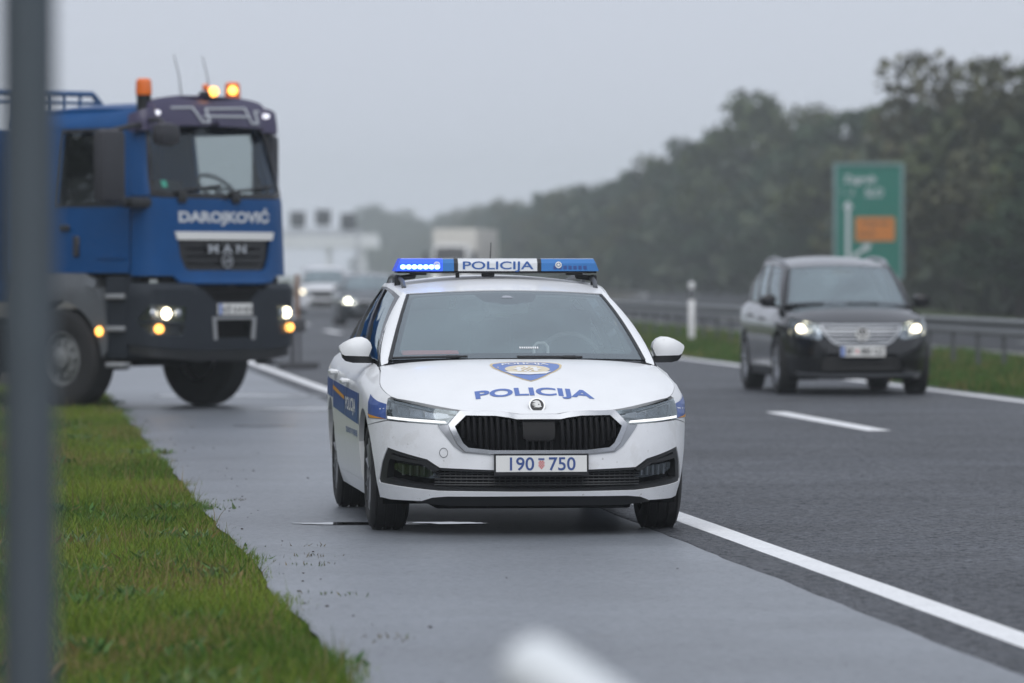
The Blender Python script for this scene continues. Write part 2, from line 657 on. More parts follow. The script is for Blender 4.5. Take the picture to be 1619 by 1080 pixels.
def topline(S, y0, y1, sd, n=8, dz=0.0):
    r = []
    for i in range(n + 1):
        y = y0 + (y1 - y0) * i / n
        t = S.S(y, 0, sd)[0]
        r.append((t, S.zt(t) - dz))
    return r

def arch_pts(S, yc, zc, Ra, a0, a1, sd, n=14):
    return [S.S(yc + Ra * math.cos(R(a0 + (a1 - a0) * i / n)), zc + Ra * math.sin(R(a0 + (a1 - a0) * i / n)), sd) for i in range(n + 1)]

def car_body(root, S, c):
    """panels, glass, cabin and wheels shared by every passenger car; each panel is a part of its own"""
    P, W = c['paint'], S.fn
    yf, yr, zw, Ra = c['yf'], c['yr'], c['zw'], c['Ra']
    y1, y2, y3, y4 = c['doors']
    zs, zd = c['sill'], c['door_bottom']
    zj = c['joint']                                     # height of the bumper / fender joint
    g = .0025
    lowa = math.degrees(math.asin((zs + .01 - zw) / Ra))
    ja = math.degrees(math.asin((zj - zw) / Ra))
    for sd in (1, -1):
        m_ = (lambda q: q) if sd > 0 else mir
        # front fender
        fr = m_(c['fender_front'])                      # top -> bottom along the headlight
        poly = topline(S, c['y_corner'], y1 - g, sd, 8, .002)
        poly += [S.S(y1 - g, z, sd) for z in (.7, zs + .02)]
        poly += arch_pts(S, yf, zw, Ra, lowa, 180 - ja, sd, 16)
        poly += fr[::-1]
        B().panel(poly, W, .03).obj('fender', P, root)
        # doors
        poly = topline(S, y1 + g, y2 - g, sd, 6, .002) + [S.S(y2 - g, zd, sd), S.S(y1 + g, zd, sd)]
        d1 = B().panel(poly, W, .03).obj('front_door', P, root)
        ca = max(-1, (y3 - yr) / Ra)
        poly = topline(S, y2 + g, y3 - g, sd, 6, .002)
        if ca > -.999:
            a_top = math.degrees(math.acos(ca))
            a_bot = 180 - math.degrees(math.asin((zd - zw) / Ra))
            poly += arch_pts(S, yr, zw, Ra + .004, a_top + 1, a_bot, sd, 8)
        else:
            poly += [S.S(y3 - g, zd, sd)]
            a_top = 180 - math.degrees(math.asin((zd - zw) / Ra))
        poly += [S.S(y2 + g, zd, sd)]
        d2 = B().panel(poly, W, .03).obj('rear_door', P, root)
        for (hy, hz), dr in zip(c['handles'], (d1, d2)):
            q = Vector(W(*S.S(hy, hz, sd), .03))
            hb = B().tube([q + Vector((-sd * .035, .10, 0)), q + Vector((0, .085, 0)), q + Vector((sd * .004, 0, 0)), q + Vector((0, -.085, 0)), q + Vector((-sd * .035, -.10, 0))], [.012, .016, .019, .016, .012], 8)
            hb.obj('door_handle', P, dr)
        # quarter panel
        poly = topline(S, y3 + g, y4, sd, 6, .002) + [S.S(y4, zj, sd)]
        poly += arch_pts(S, yr, zw, Ra, ja, a_top, sd, 14) + [S.S(y3 + g, .75, sd)] if ca > -.999 else [S.S(y3 + g, zj, sd)]
        B().panel(poly, W, .03).obj('quarter_panel', P, root)
        # sill
        poly = [S.S(yf + Ra * .97, zs, sd), S.S(yr - Ra * .97, zs, sd), S.S(yr - Ra * .99, zd - g, sd), S.S(y1, zd - g, sd), S.S(yf + Ra * 1.0, zd - g, sd)]
        B().panel(poly, W, .04).obj('sill', c.get('sill_mat', P), root)
        # rear bumper half, tail lamp
        Te = S.T[-1]
        poly = arch_pts(S, yr, zw, Ra, lowa, ja, sd, 6) + [S.S(y4, zj - g, sd), (sd * Te, zj - g), (sd * Te, zs + .03), S.S(y4, zs + .02, sd)]
        B().panel(poly, W, .03, .1).obj('rear_bumper', P, root)
        t4 = S.S(y4 + .004, 0)[0]
        poly = [(sd * t4, zj + g), (sd * Te, zj + g), (sd * Te, S.zt(Te) - .03), (sd * t4, S.zt(t4) - .01)]
        B().panel(poly, W, .03, .1).obj('tailgate', P, root)
        # wheel housing
        for yc in (yf, yr):
            lin = B()
            xo = W(*S.S(yc, zw + Ra, 1))[0] - .085
            lin.lathe([(Ra + .03, sd * xo), (Ra + .03, sd * (xo - .36)), (.02, sd * (xo - .36))], (0, yc, zw), 'x', 24, R(-25), R(205))
            lin.obj('wheel_housing', 'dark_void', root)
            wheel(root, (sd * c['track'] / 2, yc, c['wr']), c['wr'], c['tw'], c['rim'], sd, c.get('rim_mat', 'alloy'))
    # bonnet
    tc, tw = S.S(c['y_corner'], 0)[0], S.S(c['y_cowl'], 0)[0]
    c0 = lambda u: S.W(u * tc, S.zt(u * tc))
    side = lambda sd: (lambda v: S.W(sd * (tc + (tw - tc) * v), S.zt(tc + (tw - tc) * v)))
    e0 = Vector(S.W(tw, S.zt(tw)))
    c1 = lambda u: (e0.x * u, c['cowl_y'] + (e0.y - c['cowl_y']) * u * u, c['cowl_z'] + (e0.z - c['cowl_z']) * abs(u) ** 3)
    hb, hp = c['hood_bump'], c['hood_pow']
    hood_p = coons(c0, c1, side(-1), side(1), lambda u, v: hb * (1 - u ** 4) * ((1 - (1 - v) ** hp) - v))
    hood = surf(hood_p)
    rect = lambda a, b_, c_, d: [(a, c_), (b_, c_), (b_, d), (a, d)]
    B().panel(rect(-.994, .994, .006, .995), hood, .02, .07).obj('bonnet', P, root)
    # windscreen
    wb, wt = c['ws_bot'], c['ws_top']                   # half width, y mid, y side, z mid, z side
    def ws_p(u, v):
        b_ = Vector((wb[0] * u, wb[1] + (wb[2] - wb[1]) * u * u, wb[3] + (wb[4] - wb[3]) * u * u))
        t_ = Vector((wt[0] * u, wt[1] + (wt[2] - wt[1]) * u * u, wt[3] + (wt[4] - wt[3]) * u * u))
        q = b_.lerp(t_, v)
        k = .03 * v * (1 - v) * 4
        return q + Vector((0, -k * .45, k * .8))
    ws = surf(ws_p)
    hole = c.get('ws_clear') or [(-.93, .09), (.93, .09), (.95, .14), (.95, .90), (.93, .945), (-.93, .945), (-.95, .90), (-.95, .14)]
    wsx = lambda a, b_, o=0.0: ws(a / wt[0], b_, o)      # keep the cell shape roughly square
    sc = lambda q: [(a * wt[0], b_) for a, b_ in q]
    gl_ = B().panel(sc(rect(-.985, .985, .005, .995)), wsx, 0, .08).obj('windscreen', 'windscreen', root)
    B().panel(sc(hole), wsx, 0, .08, off=-.004).obj('misted_area', 'mist', gl_)
    B().panel(sc(rect(-1, 1, -.02, 1.0)), wsx, .004, .08, [sc(hole)], off=-.006).obj('windscreen_border', c.get('frit', 'frit'), gl_)
    for sd in (1, -1):
        B().panel(sc([(sd * .985, 0), (sd * 1.012, 0), (sd * 1.012, 1), (sd * .985, 1)]), wsx, .01, .08, off=.004).obj('windscreen_seal', 'black_plastic', gl_)
    # cowl
    B().grid(lambda u, v: (wb[0] * 1.05 * u, c['cowl_y'] - .03 + .2 * v + (e0.y - c['cowl_y']) * u * u, c['cowl_z'] - .03 - .01 * v), [i / 10 - 1 for i in range(21)], [0, 1]).obj('cowl', 'black_plastic', root)
    # roof and side glass
    rs = c['roof_side']                                 # rows (a, x, y, z)
    rsd = lambda a: Vector(poly_at(rs, a))
    by0, by1 = c['belt']
    def belt(a):
        t = S.S(by0 + (by1 - by0) * a, 0)[0]
        return Vector(S.W(t, S.zt(t)))
    rz = c['roof_rear']                                 # y mid, z mid
    r0 = rsd(0); r1 = rsd(1)
    f_c0 = lambda u: Vector((r0.x * u, wt[1] + (r0.y - wt[1]) * u * u + .002, wt[3] + .003 + (r0.z - wt[3] - .003) * u * u))
    f_c1 = lambda u: Vector((r1.x * u, rz[0] + (r1.y - rz[0]) * u * u, rz[1] + (r1.z - rz[1]) * u * u))
    def rside(sd):
        def q(v):
            p = rsd(v)
            return Vector((sd * p.x, p.y, p.z))
        return q
    roof_p = coons(f_c0, f_c1, rside(-1), rside(1), lambda u, v: c['roof_bump'] * (1 - u * u) * 4 * v * (1 - v))
    roof = surf(roof_p)
    B().panel(rect(-1, 1, 0, 1), roof, .005, .08).obj('roof', P, root)
    def green(sd):
        def q(a, w):
            p = belt(a).lerp(rsd(a), w)
            n_ = .035 * 4 * w * (1 - w)
            return Vector((sd * (p.x + n_), p.y, p.z))
        return q
    LB = by1 - by0
    for sd in (1, -1):
        gp = green(sd)
        gs0 = surf(gp, sd)
        gs = lambda a, w, o=0.0: gs0(a / LB, w / .5, o)
        wins = []
        for (a0, a1, w0, w1, w2) in c['windows']:       # front/rear a, sill w, top w at front, top w at rear
            wins.append([(a0 * LB, w0 * .5), (a1 * LB, w0 * .5), (a1 * LB, w2 * .5), ((a0 + .1 * (a1 - a0)) * LB, w1 * .5)])
        fr_ = B().panel([(0, 0), (LB, 0), (LB, .5), (0, .5)], gs, .03, .09, wins)
        fo = fr_.obj('window_frame', c.get('pillar_mat', 'gloss_black'), root)
        for q in wins:
            B().panel(q, gs, .004, .15, off=-.01).obj('side_window', 'side_glass', root)
        # roof rail strip and pillar in body colour
        B().panel([(0, .478), (LB, .478), (LB, .502), (0, .502)], gs, .012, .09, off=.004).obj('roof_edge', P, root)
        def pil(k, w):
            a_ = Vector(ws_p(sd * 1.01, w)); b_ = gp(0.012, w)
            q = a_.lerp(b_, k)
            out_ = .018 * 4 * k * (1 - k)
            return q + Vector((sd * out_ * .7, -out_ * .7, 0))
        pf = surf(pil, sd)
        B().panel([(0, -.03), (1, -.03), (1, 1.02), (0, 1.02)], pf, .03, .12).obj('windscreen_pillar', P, root)
        # tail: side of the rear window
    Te = S.T[-1]
    t1 = S.S(by1, 0)[0]
    def tail(u, v):
        a_ = Vector(S.W((1 if u >= 0 else -1) * (Te + (t1 - Te) * abs(u)), S.zt(Te)))
        return a_.lerp(f_c1(u), v)
    B().panel(rect(-1, 1, 0, 1), surf(tail, -1), .02, .1, [rect(-.8, .8, .15, .85)]).obj('rear_window_frame', P, root)
    B().panel(rect(-.8, .8, .15, .85), surf(tail, -1), .004, .15, off=-.006).obj('rear_window', 'side_glass', root)
    # cabin
    zb, hw = c['cowl_z'], wb[0]
    cab = B()
    cab.box((0, (yf + yr) / 2, zs + .02), (1.3, yr - yf + .9, .06))
    cab.box((0, (yf + yr) / 2, zs + .06), (1.70, yr - yf - 2 * Ra - .06, .06))
    cab.box((0, c['y_cowl'] + .02, .52), (1.42, .05, .62))
    cab.box((0, .72, .42), (1.0, .5, .36))
    cab.obj('underbody', 'dark_void', root)
    dsh = B()
    dsh.box((0, c['cowl_y'] + .46, zb - .095), (hw * 1.9, .62, .20), .05)
    dsh.obj('dashboard', 'interior', root)
    ys = c['cowl_y'] + 1.15
    zr = wt[3]
    for sd in (1, -1):
        st = B()
        st.box((sd * .37, ys + .25, zb - .36), (.5, .55, .2), .06)
        st.box((sd * .37, ys + .55, zb - .05), (.5, .16, .66), .07, Matrix.Rotation(R(-14), 3, 'X'))
        st.box((sd * .37, ys + .66, zb + .33), (.27, .10, .17), .05)
        st.obj('seat', 'seat_cloth', root)
    bs = B().box((0, ys + 1.45, zb - .08), (1.3, .2, .6), .07)
    for sd in (1, 0, -1):
        bs.box((sd * .4, ys + 1.5, zb + .27), (.26, .1, .15), .05)
    bs.obj('rear_seat', 'seat_cloth', root)
    hl = B().panel(rect(-.93, .93, .03, .97), roof, .01, .12, off=-.035)
    hl.obj('headliner', 'interior_light', root)
    stw = B()
    mtx = Matrix.Translation((.37, c['cowl_y'] + .75, zb - .04)) @ Matrix.Rotation(R(68), 4, 'X')
    pts = [mtx @ Vector((.185 * math.cos(2 * math.pi * k / 24), .185 * math.sin(2 * math.pi * k / 24), 0)) for k in range(25)]
    stw.tube(pts, .016, 6, False)
    stw.tube([pts[0], pts[12]], .02, 6)
    stw.obj('steering_wheel', 'seat_cloth', root)
    mr = B().box((0, wt[1] - .12, wt[3] - .10), (.24, .04, .07), .02)
    mr.obj('interior_mirror', 'interior', root)
    # wipers
    for k, (x0, x1) in enumerate(((-.30, -.72), (.36, -.02))):
        v_ = lambda x, k=k: Vector(ws(x / hw, .012 - .008 * k, .010))
        wp = B().tube([v_(x0 + (x1 - x0) * i / 6) for i in range(7)], .007, 6)
        wp.box(v_(x0 * .8 + x1 * .2), (.08, .02, .018), .005)
        wp.obj('wiper', 'black_plastic', root)
    return dict(hood=hood, hood_p=hood_p, ws=ws, roof=roof, roof_p=roof_p, rsd=rsd)

def door_mirror(root, sd, x, y, z, paint, sc=1.0, black_arm=True):
    """bulged housing facing forward; x, y, z: inner lower corner of the housing"""
    up = [(.0, .05), (.008, .078), (.028, .100), (.058, .112), (.09, .110), (.125, .098), (.160, .080), (.184, .062), (.188, .052), (.184, .035), (.172, .012), (.155, .004), (.02, .000)]
    lo = [(.01, .000), (.155, .003), (.172, .011), (.168, -.008), (.150, -.028), (.11, -.038), (-.06, -.040), (-.07, -.022), (-.005, -.014)]
    def fn(a, b, off=0.0):
        k = max(0.0, 1 - ((a - .095) / .115) ** 2) * max(0.0, 1 - ((b - .04) / .10) ** 2)
        return Vector((sd * (x + a * sc), y - .075 * math.sqrt(k) * sc + .035 * a - off, z + b * sc))
    sgn = lambda q: q
    o = B().panel(up, fn, .09 * sc, .02).obj('mirror_housing', paint, root, 50)
    B().panel(lo, fn, .09 * sc, .02, off=-.004).obj('mirror_base', 'black_plastic', o, 50)
    gl_ = [(.03, .02), (.165, .03), (.165, .055), (.09, .095), (.04, .085)]
    B().panel(gl_, lambda a, b, off=0.0: Vector((sd * (x + a * sc), y + .098 * sc - off, z + b * sc)), .004, .05).obj('mirror_glass', 'chrome', o)
    return o

# ------------------------------------------------------------------ estate car (police patrol car front and shell)
def estate_shell():
    pts = [(0, 0, .672), (.12, .001, .673), (.19, .004, .686), (.30, .012, .690), (.43, .035, .692), (.56, .085, .710), (.67, .165, .730),
           (.757, .265, .746), (.818, .365, .757), (.862, .47, .785), (.894, .60, .820), (.908, .80, .865), (.912, 1.1, .915), (.914, 1.35, .932),
           (.914, 2.3, .945), (.914, 3.3, .962), (.908, 3.8, .972), (.885, 4.2, .98), (.83, 4.45, .98), (.70, 4.60, .97), (.4, 4.67, .96), (0, 4.69, .96)]
    ft = [(.1, .10), (.2, .045), (.28, .015), (.38, 0), (.48, 0), (.6, .012), (.7, .03), (.8, .06)]
    st = [(.1, .09), (.2, .05), (.3, .022), (.45, .006), (.6, 0), (.75, 0), (.95, .012)]
    rt = [(.1, .1), (.3, .02), (.6, 0), (.98, .08)]
    return Shell(pts, ft, st, rt, .13, .05, .10, .08)

def estate_cfg(S, paint):
    return dict(paint=paint, yf=.90, yr=3.586, zw=.325, Ra=.362, doors=(1.225, 2.25, 3.29, 4.33), sill=.175, door_bottom=.265, joint=.60,
                y_corner=.40, y_cowl=1.14, cowl_y=.985, cowl_z=.962, hood_bump=.21, hood_pow=1.75,
                fender_front=[S.F(.806, .752), S.F(.813, .70), S.F(.815, .636), S.S(.55, .612)],
                handles=((2.08, .815), (3.10, .845)), track=1.545, wr=.317, tw=.215, rim=.218,
                ws_bot=(.735, 1.0, 1.17, .965, .952), ws_top=(.572, 1.78, 1.88, 1.350, 1.326),
                roof_side=[(0, .602, 1.90, 1.330), (.12, .618, 2.2, 1.366), (.3, .625, 2.6, 1.388), (.5, .615, 3.05, 1.388), (.75, .59, 3.6, 1.355), (1, .55, 4.22, 1.27)],
                belt=(1.10, 4.22), roof_rear=(4.28, 1.30), roof_bump=.03,
                windows=((.035, .335, .05, .90, .93), (.375, .665, .05, .93, .92), (.70, .86, .08, .9, .84)))

def estate_front(root, S, c, paint, lamp='drl', lit=False):
    W = S.fn
    F, SS = S.F, S.S
    yf, zw, Ra = c['yf'], c['zw'], c['Ra']
    ja = math.degrees(math.asin((c['joint'] - zw) / Ra))
    lowa = math.degrees(math.asin((c['sill'] + .02 - zw) / Ra))
    # bumper: outer outline, the lower intake cut out of it
    half = [F(0, .452), F(.27, .452), F(.425, .466), F(.472, .50), F(.556, .615), F(.60, .6185), F(.70, .624), F(.812, .631), SS(.55, .607)]
    half += arch_pts(S, yf, zw, Ra, 180 - ja + .6, 180 + abs(lowa), 1, 10)
    half += [F(.83, .197), F(.79, .190), F(.635, .190), F(.58, .211), F(.5, .219), F(0, .221)]
    intake = [F(0, .366), F(.27, .368), F(.545, .379), F(.612, .424), F(.70, .447), F(.812, .483), F(.838, .40), F(.850, .30), F(.845, .281), F(.70, .262), F(.55, .248), F(0, .244)]
    B().panel(sym(half), W, .03, .05, [sym(intake)]).obj('front_bumper', 'bumper_white' if paint == 'white_paint' else paint, root)
    # lower intake: frame, mesh, fog lamps
    frame_in = [F(0, .352), F(.27, .354), F(.535, .362), F(.60, .40), F(.70, .425), F(.79, .452), F(.812, .40), F(.818, .31), F(.70, .285), F(.55, .268), F(0, .258)]
    lg = B().panel(sym([(a, b) for a, b in intake]), W, .05, .06, [sym(frame_in)], off=-.006).obj('lower_grille', 'black_plastic', root)
    B().panel(sym(frame_in), W, .0, .08, off=-.05).obj('grille_backing', 'dark_void', lg)
    mesh_ = B()
    for z in (.275, .293, .311, .329, .346):
        mesh_.tube([W(*F(x / 20 * .58, z), -.022) for x in range(-20, 21)], .0055, 5)
    for k in range(-18, 19):
        x = k * .031
        mesh_.tube([W(*F(x, .262), -.026), W(*F(x, .352), -.026)], .004, 4)
    mesh_.obj('grille_mesh', 'black_plastic', lg)
    for sd in (1, -1):
        m_ = (lambda q: q) if sd > 0 else mir
        fp = m_([F(.548, .322), F(.60, .315), F(.755, .338), F(.79, .36), F(.795, .392), F(.77, .397), F(.64, .380)])
        fl = B().panel(fp, W, .02, .05, off=-.02).obj('fog_lamp', 'lamp_lens', root)
        B().panel(fp, W, .02, .05, off=-.045).obj('reflector', 'grey_plastic', fl)
        rb = B()
        for k in range(5):
            x = .60 + k * .038
            rb.tube([W(*F(sd * x, .328), -.03), W(*F(sd * x, .385), -.03)], .009, 5)
        rb.obj('lamp_rib', 'satin_silver', fl)
        bez = m_([F(.545, .368), F(.61, .404), F(.80, .445), F(.80, .42), F(.64, .395), F(.57, .355)])
        B().panel(bez, W, .03, .05, off=.002).obj('intake_blade', 'black_plastic', root)
    # skirt under the lip
    B().panel(sym([F(0, .225), F(.58, .225), F(.70, .20), F(.70, .15), F(.5, .135), F(0, .135)]), W, .03, .08, off=-.06).obj('front_skirt', 'black_plastic', root)
    B().box((0, .62, .19), (1.1, .6, .1), .02).obj('splash_guard', 'dark_void', root)
    # radiator grille
    out_ = [F(0, .667), F(.115, .667), F(.155, .676), (F(.20, .684)), F(.43, .688), F(.497, .615), F(.450, .51), F(.41, .470), F(.27, .455), F(0, .455)]
    inn = [F(0, .641), F(.125, .641), F(.165, .650), F(.24, .660), F(.40, .662), F(.462, .605), F(.418, .515), F(.39, .490), F(.26, .477), F(0, .477)]
    gr = B().panel(sym(out_), W, .035, .04, [sym(inn)], off=.010).obj('grille_surround', 'chrome', root)
    B().panel(sym(inn), W, 0, .06, off=-.05).obj('grille_backing', 'dark_void', gr)
    for k in range(-13, 14):
        x = (k) * .0325
        if abs(x) < .098: continue
        zt_ = .660 if abs(x) > .2 else .648
        if abs(x) > .40: zt_ = .655 - (abs(x) - .40) * .8
        zb_ = .479 if abs(x) < .30 else .479 + (abs(x) - .30) * .55
        if zt_ - zb_ < .03: continue
        sl = B().tube([W(*F(x, zb_), -.012), W(*F(x, (zt_ + zb_) / 2), -.002), W(*F(x, zt_), -.008)], [.010, .0115, .010], 8)
        sl.obj('grille_slat', 'slat_black', gr)
    B().panel([F(-.09, .640), F(.09, .640), F(.088, .545), F(.06, .528), F(-.06, .528), F(-.088, .545)], W, .02, .05, off=-.008).obj('radar_cover', 'slat_black', gr)
    rb = B()
    for k in range(-2, 3):
        rb.tube([W(*F(k * .034, .48), -.01), W(*F(k * .034, .53), -.01)], .008, 6)
    rb.obj('short_slat', 'slat_black', gr)
    for sd in (1, -1):
        m_ = (lambda q: q) if sd > 0 else mir
        B().panel(m_([F(.500, .614), F(.555, .611), F(.470, .497), F(.422, .463), F(.27, .449), F(.27, .4535), F(.412, .468), F(.453, .508)]), W, .03, .04, off=.004).obj('grille_wing', 'satin_silver', root)
        # headlight
        hp = m_([F(.436, .687), F(.55, .700), F(.66, .718), F(.73, .733), F(.802, .748), F(.812, .70), F(.814, .638), F(.70, .628), F(.60, .622), F(.506, .618)])
        hl = B().panel(hp, W, .03, .04, off=.003).obj('headlight', 'lamp_lens', root)
        B().panel(hp, W, .0, .05, off=-.045).obj('lamp_bowl', 'lamp_bowl', hl)
        mod = B()
        for k, (x0, x1) in enumerate(((.56, .63), (.64, .71), (.72, .775))):
            z1 = .692 + k * .013
            mod.panel([F(sd * x0, .655), F(sd * x1, .658), F(sd * x1, z1 + .008), F(sd * x0, z1)], W, .02, .04, off=-.028)
        mod.obj('lamp_module', 'lamp_silver', hl)
        B().panel(m_([F(.49, .665), F(.56, .655), F(.80, .664), F(.80, .74), F(.66, .709), F(.5, .686)]), W, .004, .05, [m_([F(.565, .662), F(.78, .67), F(.78, .725), F(.565, .695)])], off=-.02).obj('lamp_trim', 'satin_silver', hl)
        B().panel(m_([F(.506, .623), F(.60, .627), F(.70, .633), F(.808, .643), F(.808, .656), F(.70, .646), F(.60, .640), F(.514, .633)]), W, .012, .04, off=.006).obj('daytime_light', lamp, hl)
        if lit:
            q = Vector(W(*F(sd * .66, .68), .012))
            B().sphere(q, .06, 8).obj('lit_bulb', 'headlight_cool', hl)

# ------------------------------------------------------------------ police patrol car
def place(o, x, y, heading_deg):
    o.location = (x, y, 0)
    o.rotation_euler = (0, 0, R(heading_deg))

defmat('pale_gold', (0.70, 0.62, 0.46), 0.4)

def police_car():
    root = empty('police_car')
    tag(root, 'white police estate car with a blue light bar parked on the hard shoulder', 'police car')
    S = estate_shell()
    c = estate_cfg(S, 'white_paint')
    c['ws_clear'] = [(-.91, .075), (.91, .075), (.945, .12), (.94, .885), (.91, .935), (.40, .945), (.30, .945), (.26, .85), (.22, .80), (.12, .79), (.07, .76),
                     (-.07, .76), (-.12, .79), (-.22, .80), (-.27, .85), (-.33, .945), (-.91, .935), (-.94, .885), (-.945, .12)]
    r = car_body(root, S, c)
    estate_front(root, S, c, 'white_paint')
    W, hood = S.fn, r['hood']
    for sd in (1, -1):
        door_mirror(root, sd, .818, 1.46, .972, 'white_paint')
    # find the bonnet point seen at (x, z) from the front
    hx = []
    def hood_xz(x, z, off=0.0):
        lo, hi = 0.0, 1.0
        u = x / .8
        for _ in range(16):
            v = (lo + hi) / 2
            for _k in range(3):
                p = r['hood_p'](u, v)
                u += (x - p.x) / .8
            if p.z < z: lo = v
            else: hi = v
        return hood(u, v, off)
    # bonnet lettering, arched
    b_fn = lambda a, b, off=0.0: hood_xz(a, .786 + b - .020 * (a / .33) ** 2, off)
    lettering('bonnet_lettering', 'POLICIJA', b_fn, 'bonnet_blue_lit', root, w=.665, h=.054, bold=.032, off=.0025, step=.02)
    # shield
    def shield(k, dz=0.0):
        h = [(0, .948), (.08, .9475), (.15, .944), (.195, .9385), (.206, .931), (.195, .917), (.15, .896), (.09, .872), (.04, .855), (0, .845)]
        return [(a * k, .902 + (z - .902) * k + dz) for a, z in sym(h)]
    sh = B().panel(shield(1.0), hood_xz, 0, .03, off=.0015).obj('shield', 'gold_film', root, smooth=False)
    B().panel(shield(.93), hood_xz, 0, .03, off=.0025).obj('shield_field', 'shield_blue', sh, smooth=False)
    lettering('shield_lettering', 'POLICIJA', lambda a, b, off=0.0: hood_xz(a, .937 + b - .006 * (a / .15) ** 2, off), 'white_film', sh, w=.27, h=.010, bold=.03, off=.0037)
    B().panel(ellipse(0, .909, .128, .021), hood_xz, 0, .03, off=.0035).obj('wreath', 'pale_gold', sh, smooth=False)
    B().panel([(-.135, .898), (-.05, .892), (.05, .892), (.135, .898), (.10, .885), (0, .880), (-.10, .885)], hood_xz, 0, .03, off=.0044).obj('ribbon', 'white_film', sh, smooth=False)
    star = []
    for k in range(16):
        q = 1.0 if k % 2 == 0 else .72
        star.append((.085 * q * math.sin(k * math.pi / 8), .909 + .016 * q * math.cos(k * math.pi / 8)))
    B().panel(star, hood_xz, 0, .03, off=.0044).obj('star', 'white_film', sh, smooth=False)
    ck = B()
    for i in range(5):
        for j in range(4):
            if (i + j) % 2 == 0:
                x0, z0 = -.035 + i * .014, .899 + j * .0048
                ck.panel([(x0, z0), (x0 + .014, z0), (x0 + .014, z0 + .0048), (x0, z0 + .0048)], hood_xz, 0, .05, off=.0053)
    ck.obj('chequer', 'gold_film', sh, smooth=False)
    # maker's round badge
    bc = hood_xz(0, .712, .004)
    bn = (hood_xz(0, .712, .02) - bc).normalized()
    bfl = flat(bc + Vector((0, -.012, .004)), (1, 0, 0), (0, .5, 1))
    bd = B().panel(ellipse(0, 0, .046, .046, 28), bfl, .03, .03, off=.004).obj('badge', 'chrome', root)
    B().panel(ellipse(0, 0, .038, .038, 24), bfl, 0, .03, off=.005).obj('badge_field', 'gloss_black', bd, smooth=False)
    wing = [(-.028, .022), (-.005, .030), (.012, .026), (.020, .012), (.022, -.004), (.026, -.010), (.010, -.014), (-.022, -.012), (-.006, -.006), (-.030, .002), (-.008, .006), (-.032, .012), (-.006, .015)]
    B().panel(wing, bfl, 0, .03, off=.006).obj('winged_arrow', 'plate_white', bd, smooth=False)
    B().panel(ellipse(.010, .004, .0035, .0035, 10), bfl, 0, .03, off=.007).obj('arrow_eye', 'gloss_black', bd, smooth=False)
    # number plate
    pf = flat((0.008, -.022, .398), (1, 0, 0), (0, .05, 1))
    pl = B().panel([(-.262, -.060), (.262, -.060), (.262, .060), (-.262, .060)], pf, .022, .06).obj('number_plate', 'gloss_black', root)
    B().panel([(-.252, -.040), (.252, -.040), (.252, .050), (-.252, .050)], pf, .004, .06, off=.003).obj('plate_face', 'plate_white', pl)
    lettering('plate_digits', '190', lambda a, b, o=0.0: pf(a - .108, b + .004, o), 'navy_print', pl, w=.135, h=.074, bold=.012, off=.0045)
    lettering('plate_digits', '750', lambda a, b, o=0.0: pf(a + .115, b + .004, o), 'navy_print', pl, w=.148, h=.074, bold=.012, off=.0045)
    cw, cr = B(), B()
    for i in range(5):
        for j in range(6):
            if j == 0 and i in (0, 4): continue
            x0, z0 = -.0165 + i * .0066 + .0, -.024 + j * .0075
            (cr if (i + j) % 2 == 0 else cw).panel([(x0, z0), (x0 + .0066, z0), (x0 + .0066, z0 + .0075), (x0, z0 + .0075)], pf, 0, .05, off=.0045)
    cr.obj('plate_crest', 'red_film', pl, smooth=False)
    crown_ = B()
    for k in range(5):
        x0 = -.017 + k * .0068
        crown_.panel([(x0, .024), (x0 + .006, .024), (x0 + .006, .034), (x0 + .003, .037), (x0, .034)], pf, 0, .05, off=.0045)
    crown_.obj('plate_crown', 'navy_print', pl, smooth=False)
    # tow eye cover on the bumper
    tq = S.F(-.42 - .105, .462)
    te = B()
    te.tube([W(tq[0] + .024 * math.cos(k * math.pi / 10), tq[1] + .026 * math.sin(k * math.pi / 10), .0006) for k in range(21)], .0016, 4, False)
    te.obj('tow_eye_cover', 'grey_plastic', root)
    # side livery
    for sd in (1, -1):
        sp = lambda y, z: S.S(y, z, sd)
        B().panel([sp(1.150, .765), sp(1.21, .765), sp(1.21, .586), sp(1.16, .586), sp(1.215, .45) if False else sp(1.175, .58)], W, 0, .06, off=.002).obj('livery_band', 'blue_film', root, smooth=False)
        B().panel([sp(1.235, .765), sp(2.24, .778), sp(2.24, .606), sp(1.235, .586)], W, 0, .06, off=.002).obj('livery_band', 'blue_film', root, smooth=False)
        B().panel([sp(2.26, .778), sp(3.27, .795), sp(3.27, .632), sp(2.26, .607)], W, 0, .06, off=.002).obj('livery_band', 'blue_film', root, smooth=False)
        B().panel([sp(3.31, .795), sp(4.3, .81), sp(4.3, .70), sp(3.31, .69)], W, 0, .06, off=.002).obj('livery_band', 'blue_film', root, smooth=False)
        B().panel([sp(2.30, .700), sp(3.27, .742), sp(3.27, .768), sp(2.30, .722)], W, 0, .06, off=.0035).obj('livery_line', 'orange_film', root, smooth=False)
        m_ = (lambda q: q) if sd > 0 else mir
        B().panel(m_([S.F(.8165, .640), S.F(.812, .722), S.S(.50, .736), S.S(.66, .772), S.S(.64, .640)]), W, 0, .05, off=.002).obj('livery_band', 'blue_film', root, smooth=False)
        B().panel(m_([S.F(.82, .642), S.S(.60, .642), S.S(.655, .664), S.S(.54, .656)]), W, 0, .05, off=.0035).obj('livery_line', 'orange_film', root, smooth=False)
        side_fn = lambda yc, zc: (lambda a, b, off=0.0: W(*S.S(yc + sd * a, zc + b, sd), off))
        lettering('door_lettering', 'POLICIJA', side_fn(1.80, .675), 'white_film', root, w=.80, h=.10, bold=.03, off=.0035, step=.05)
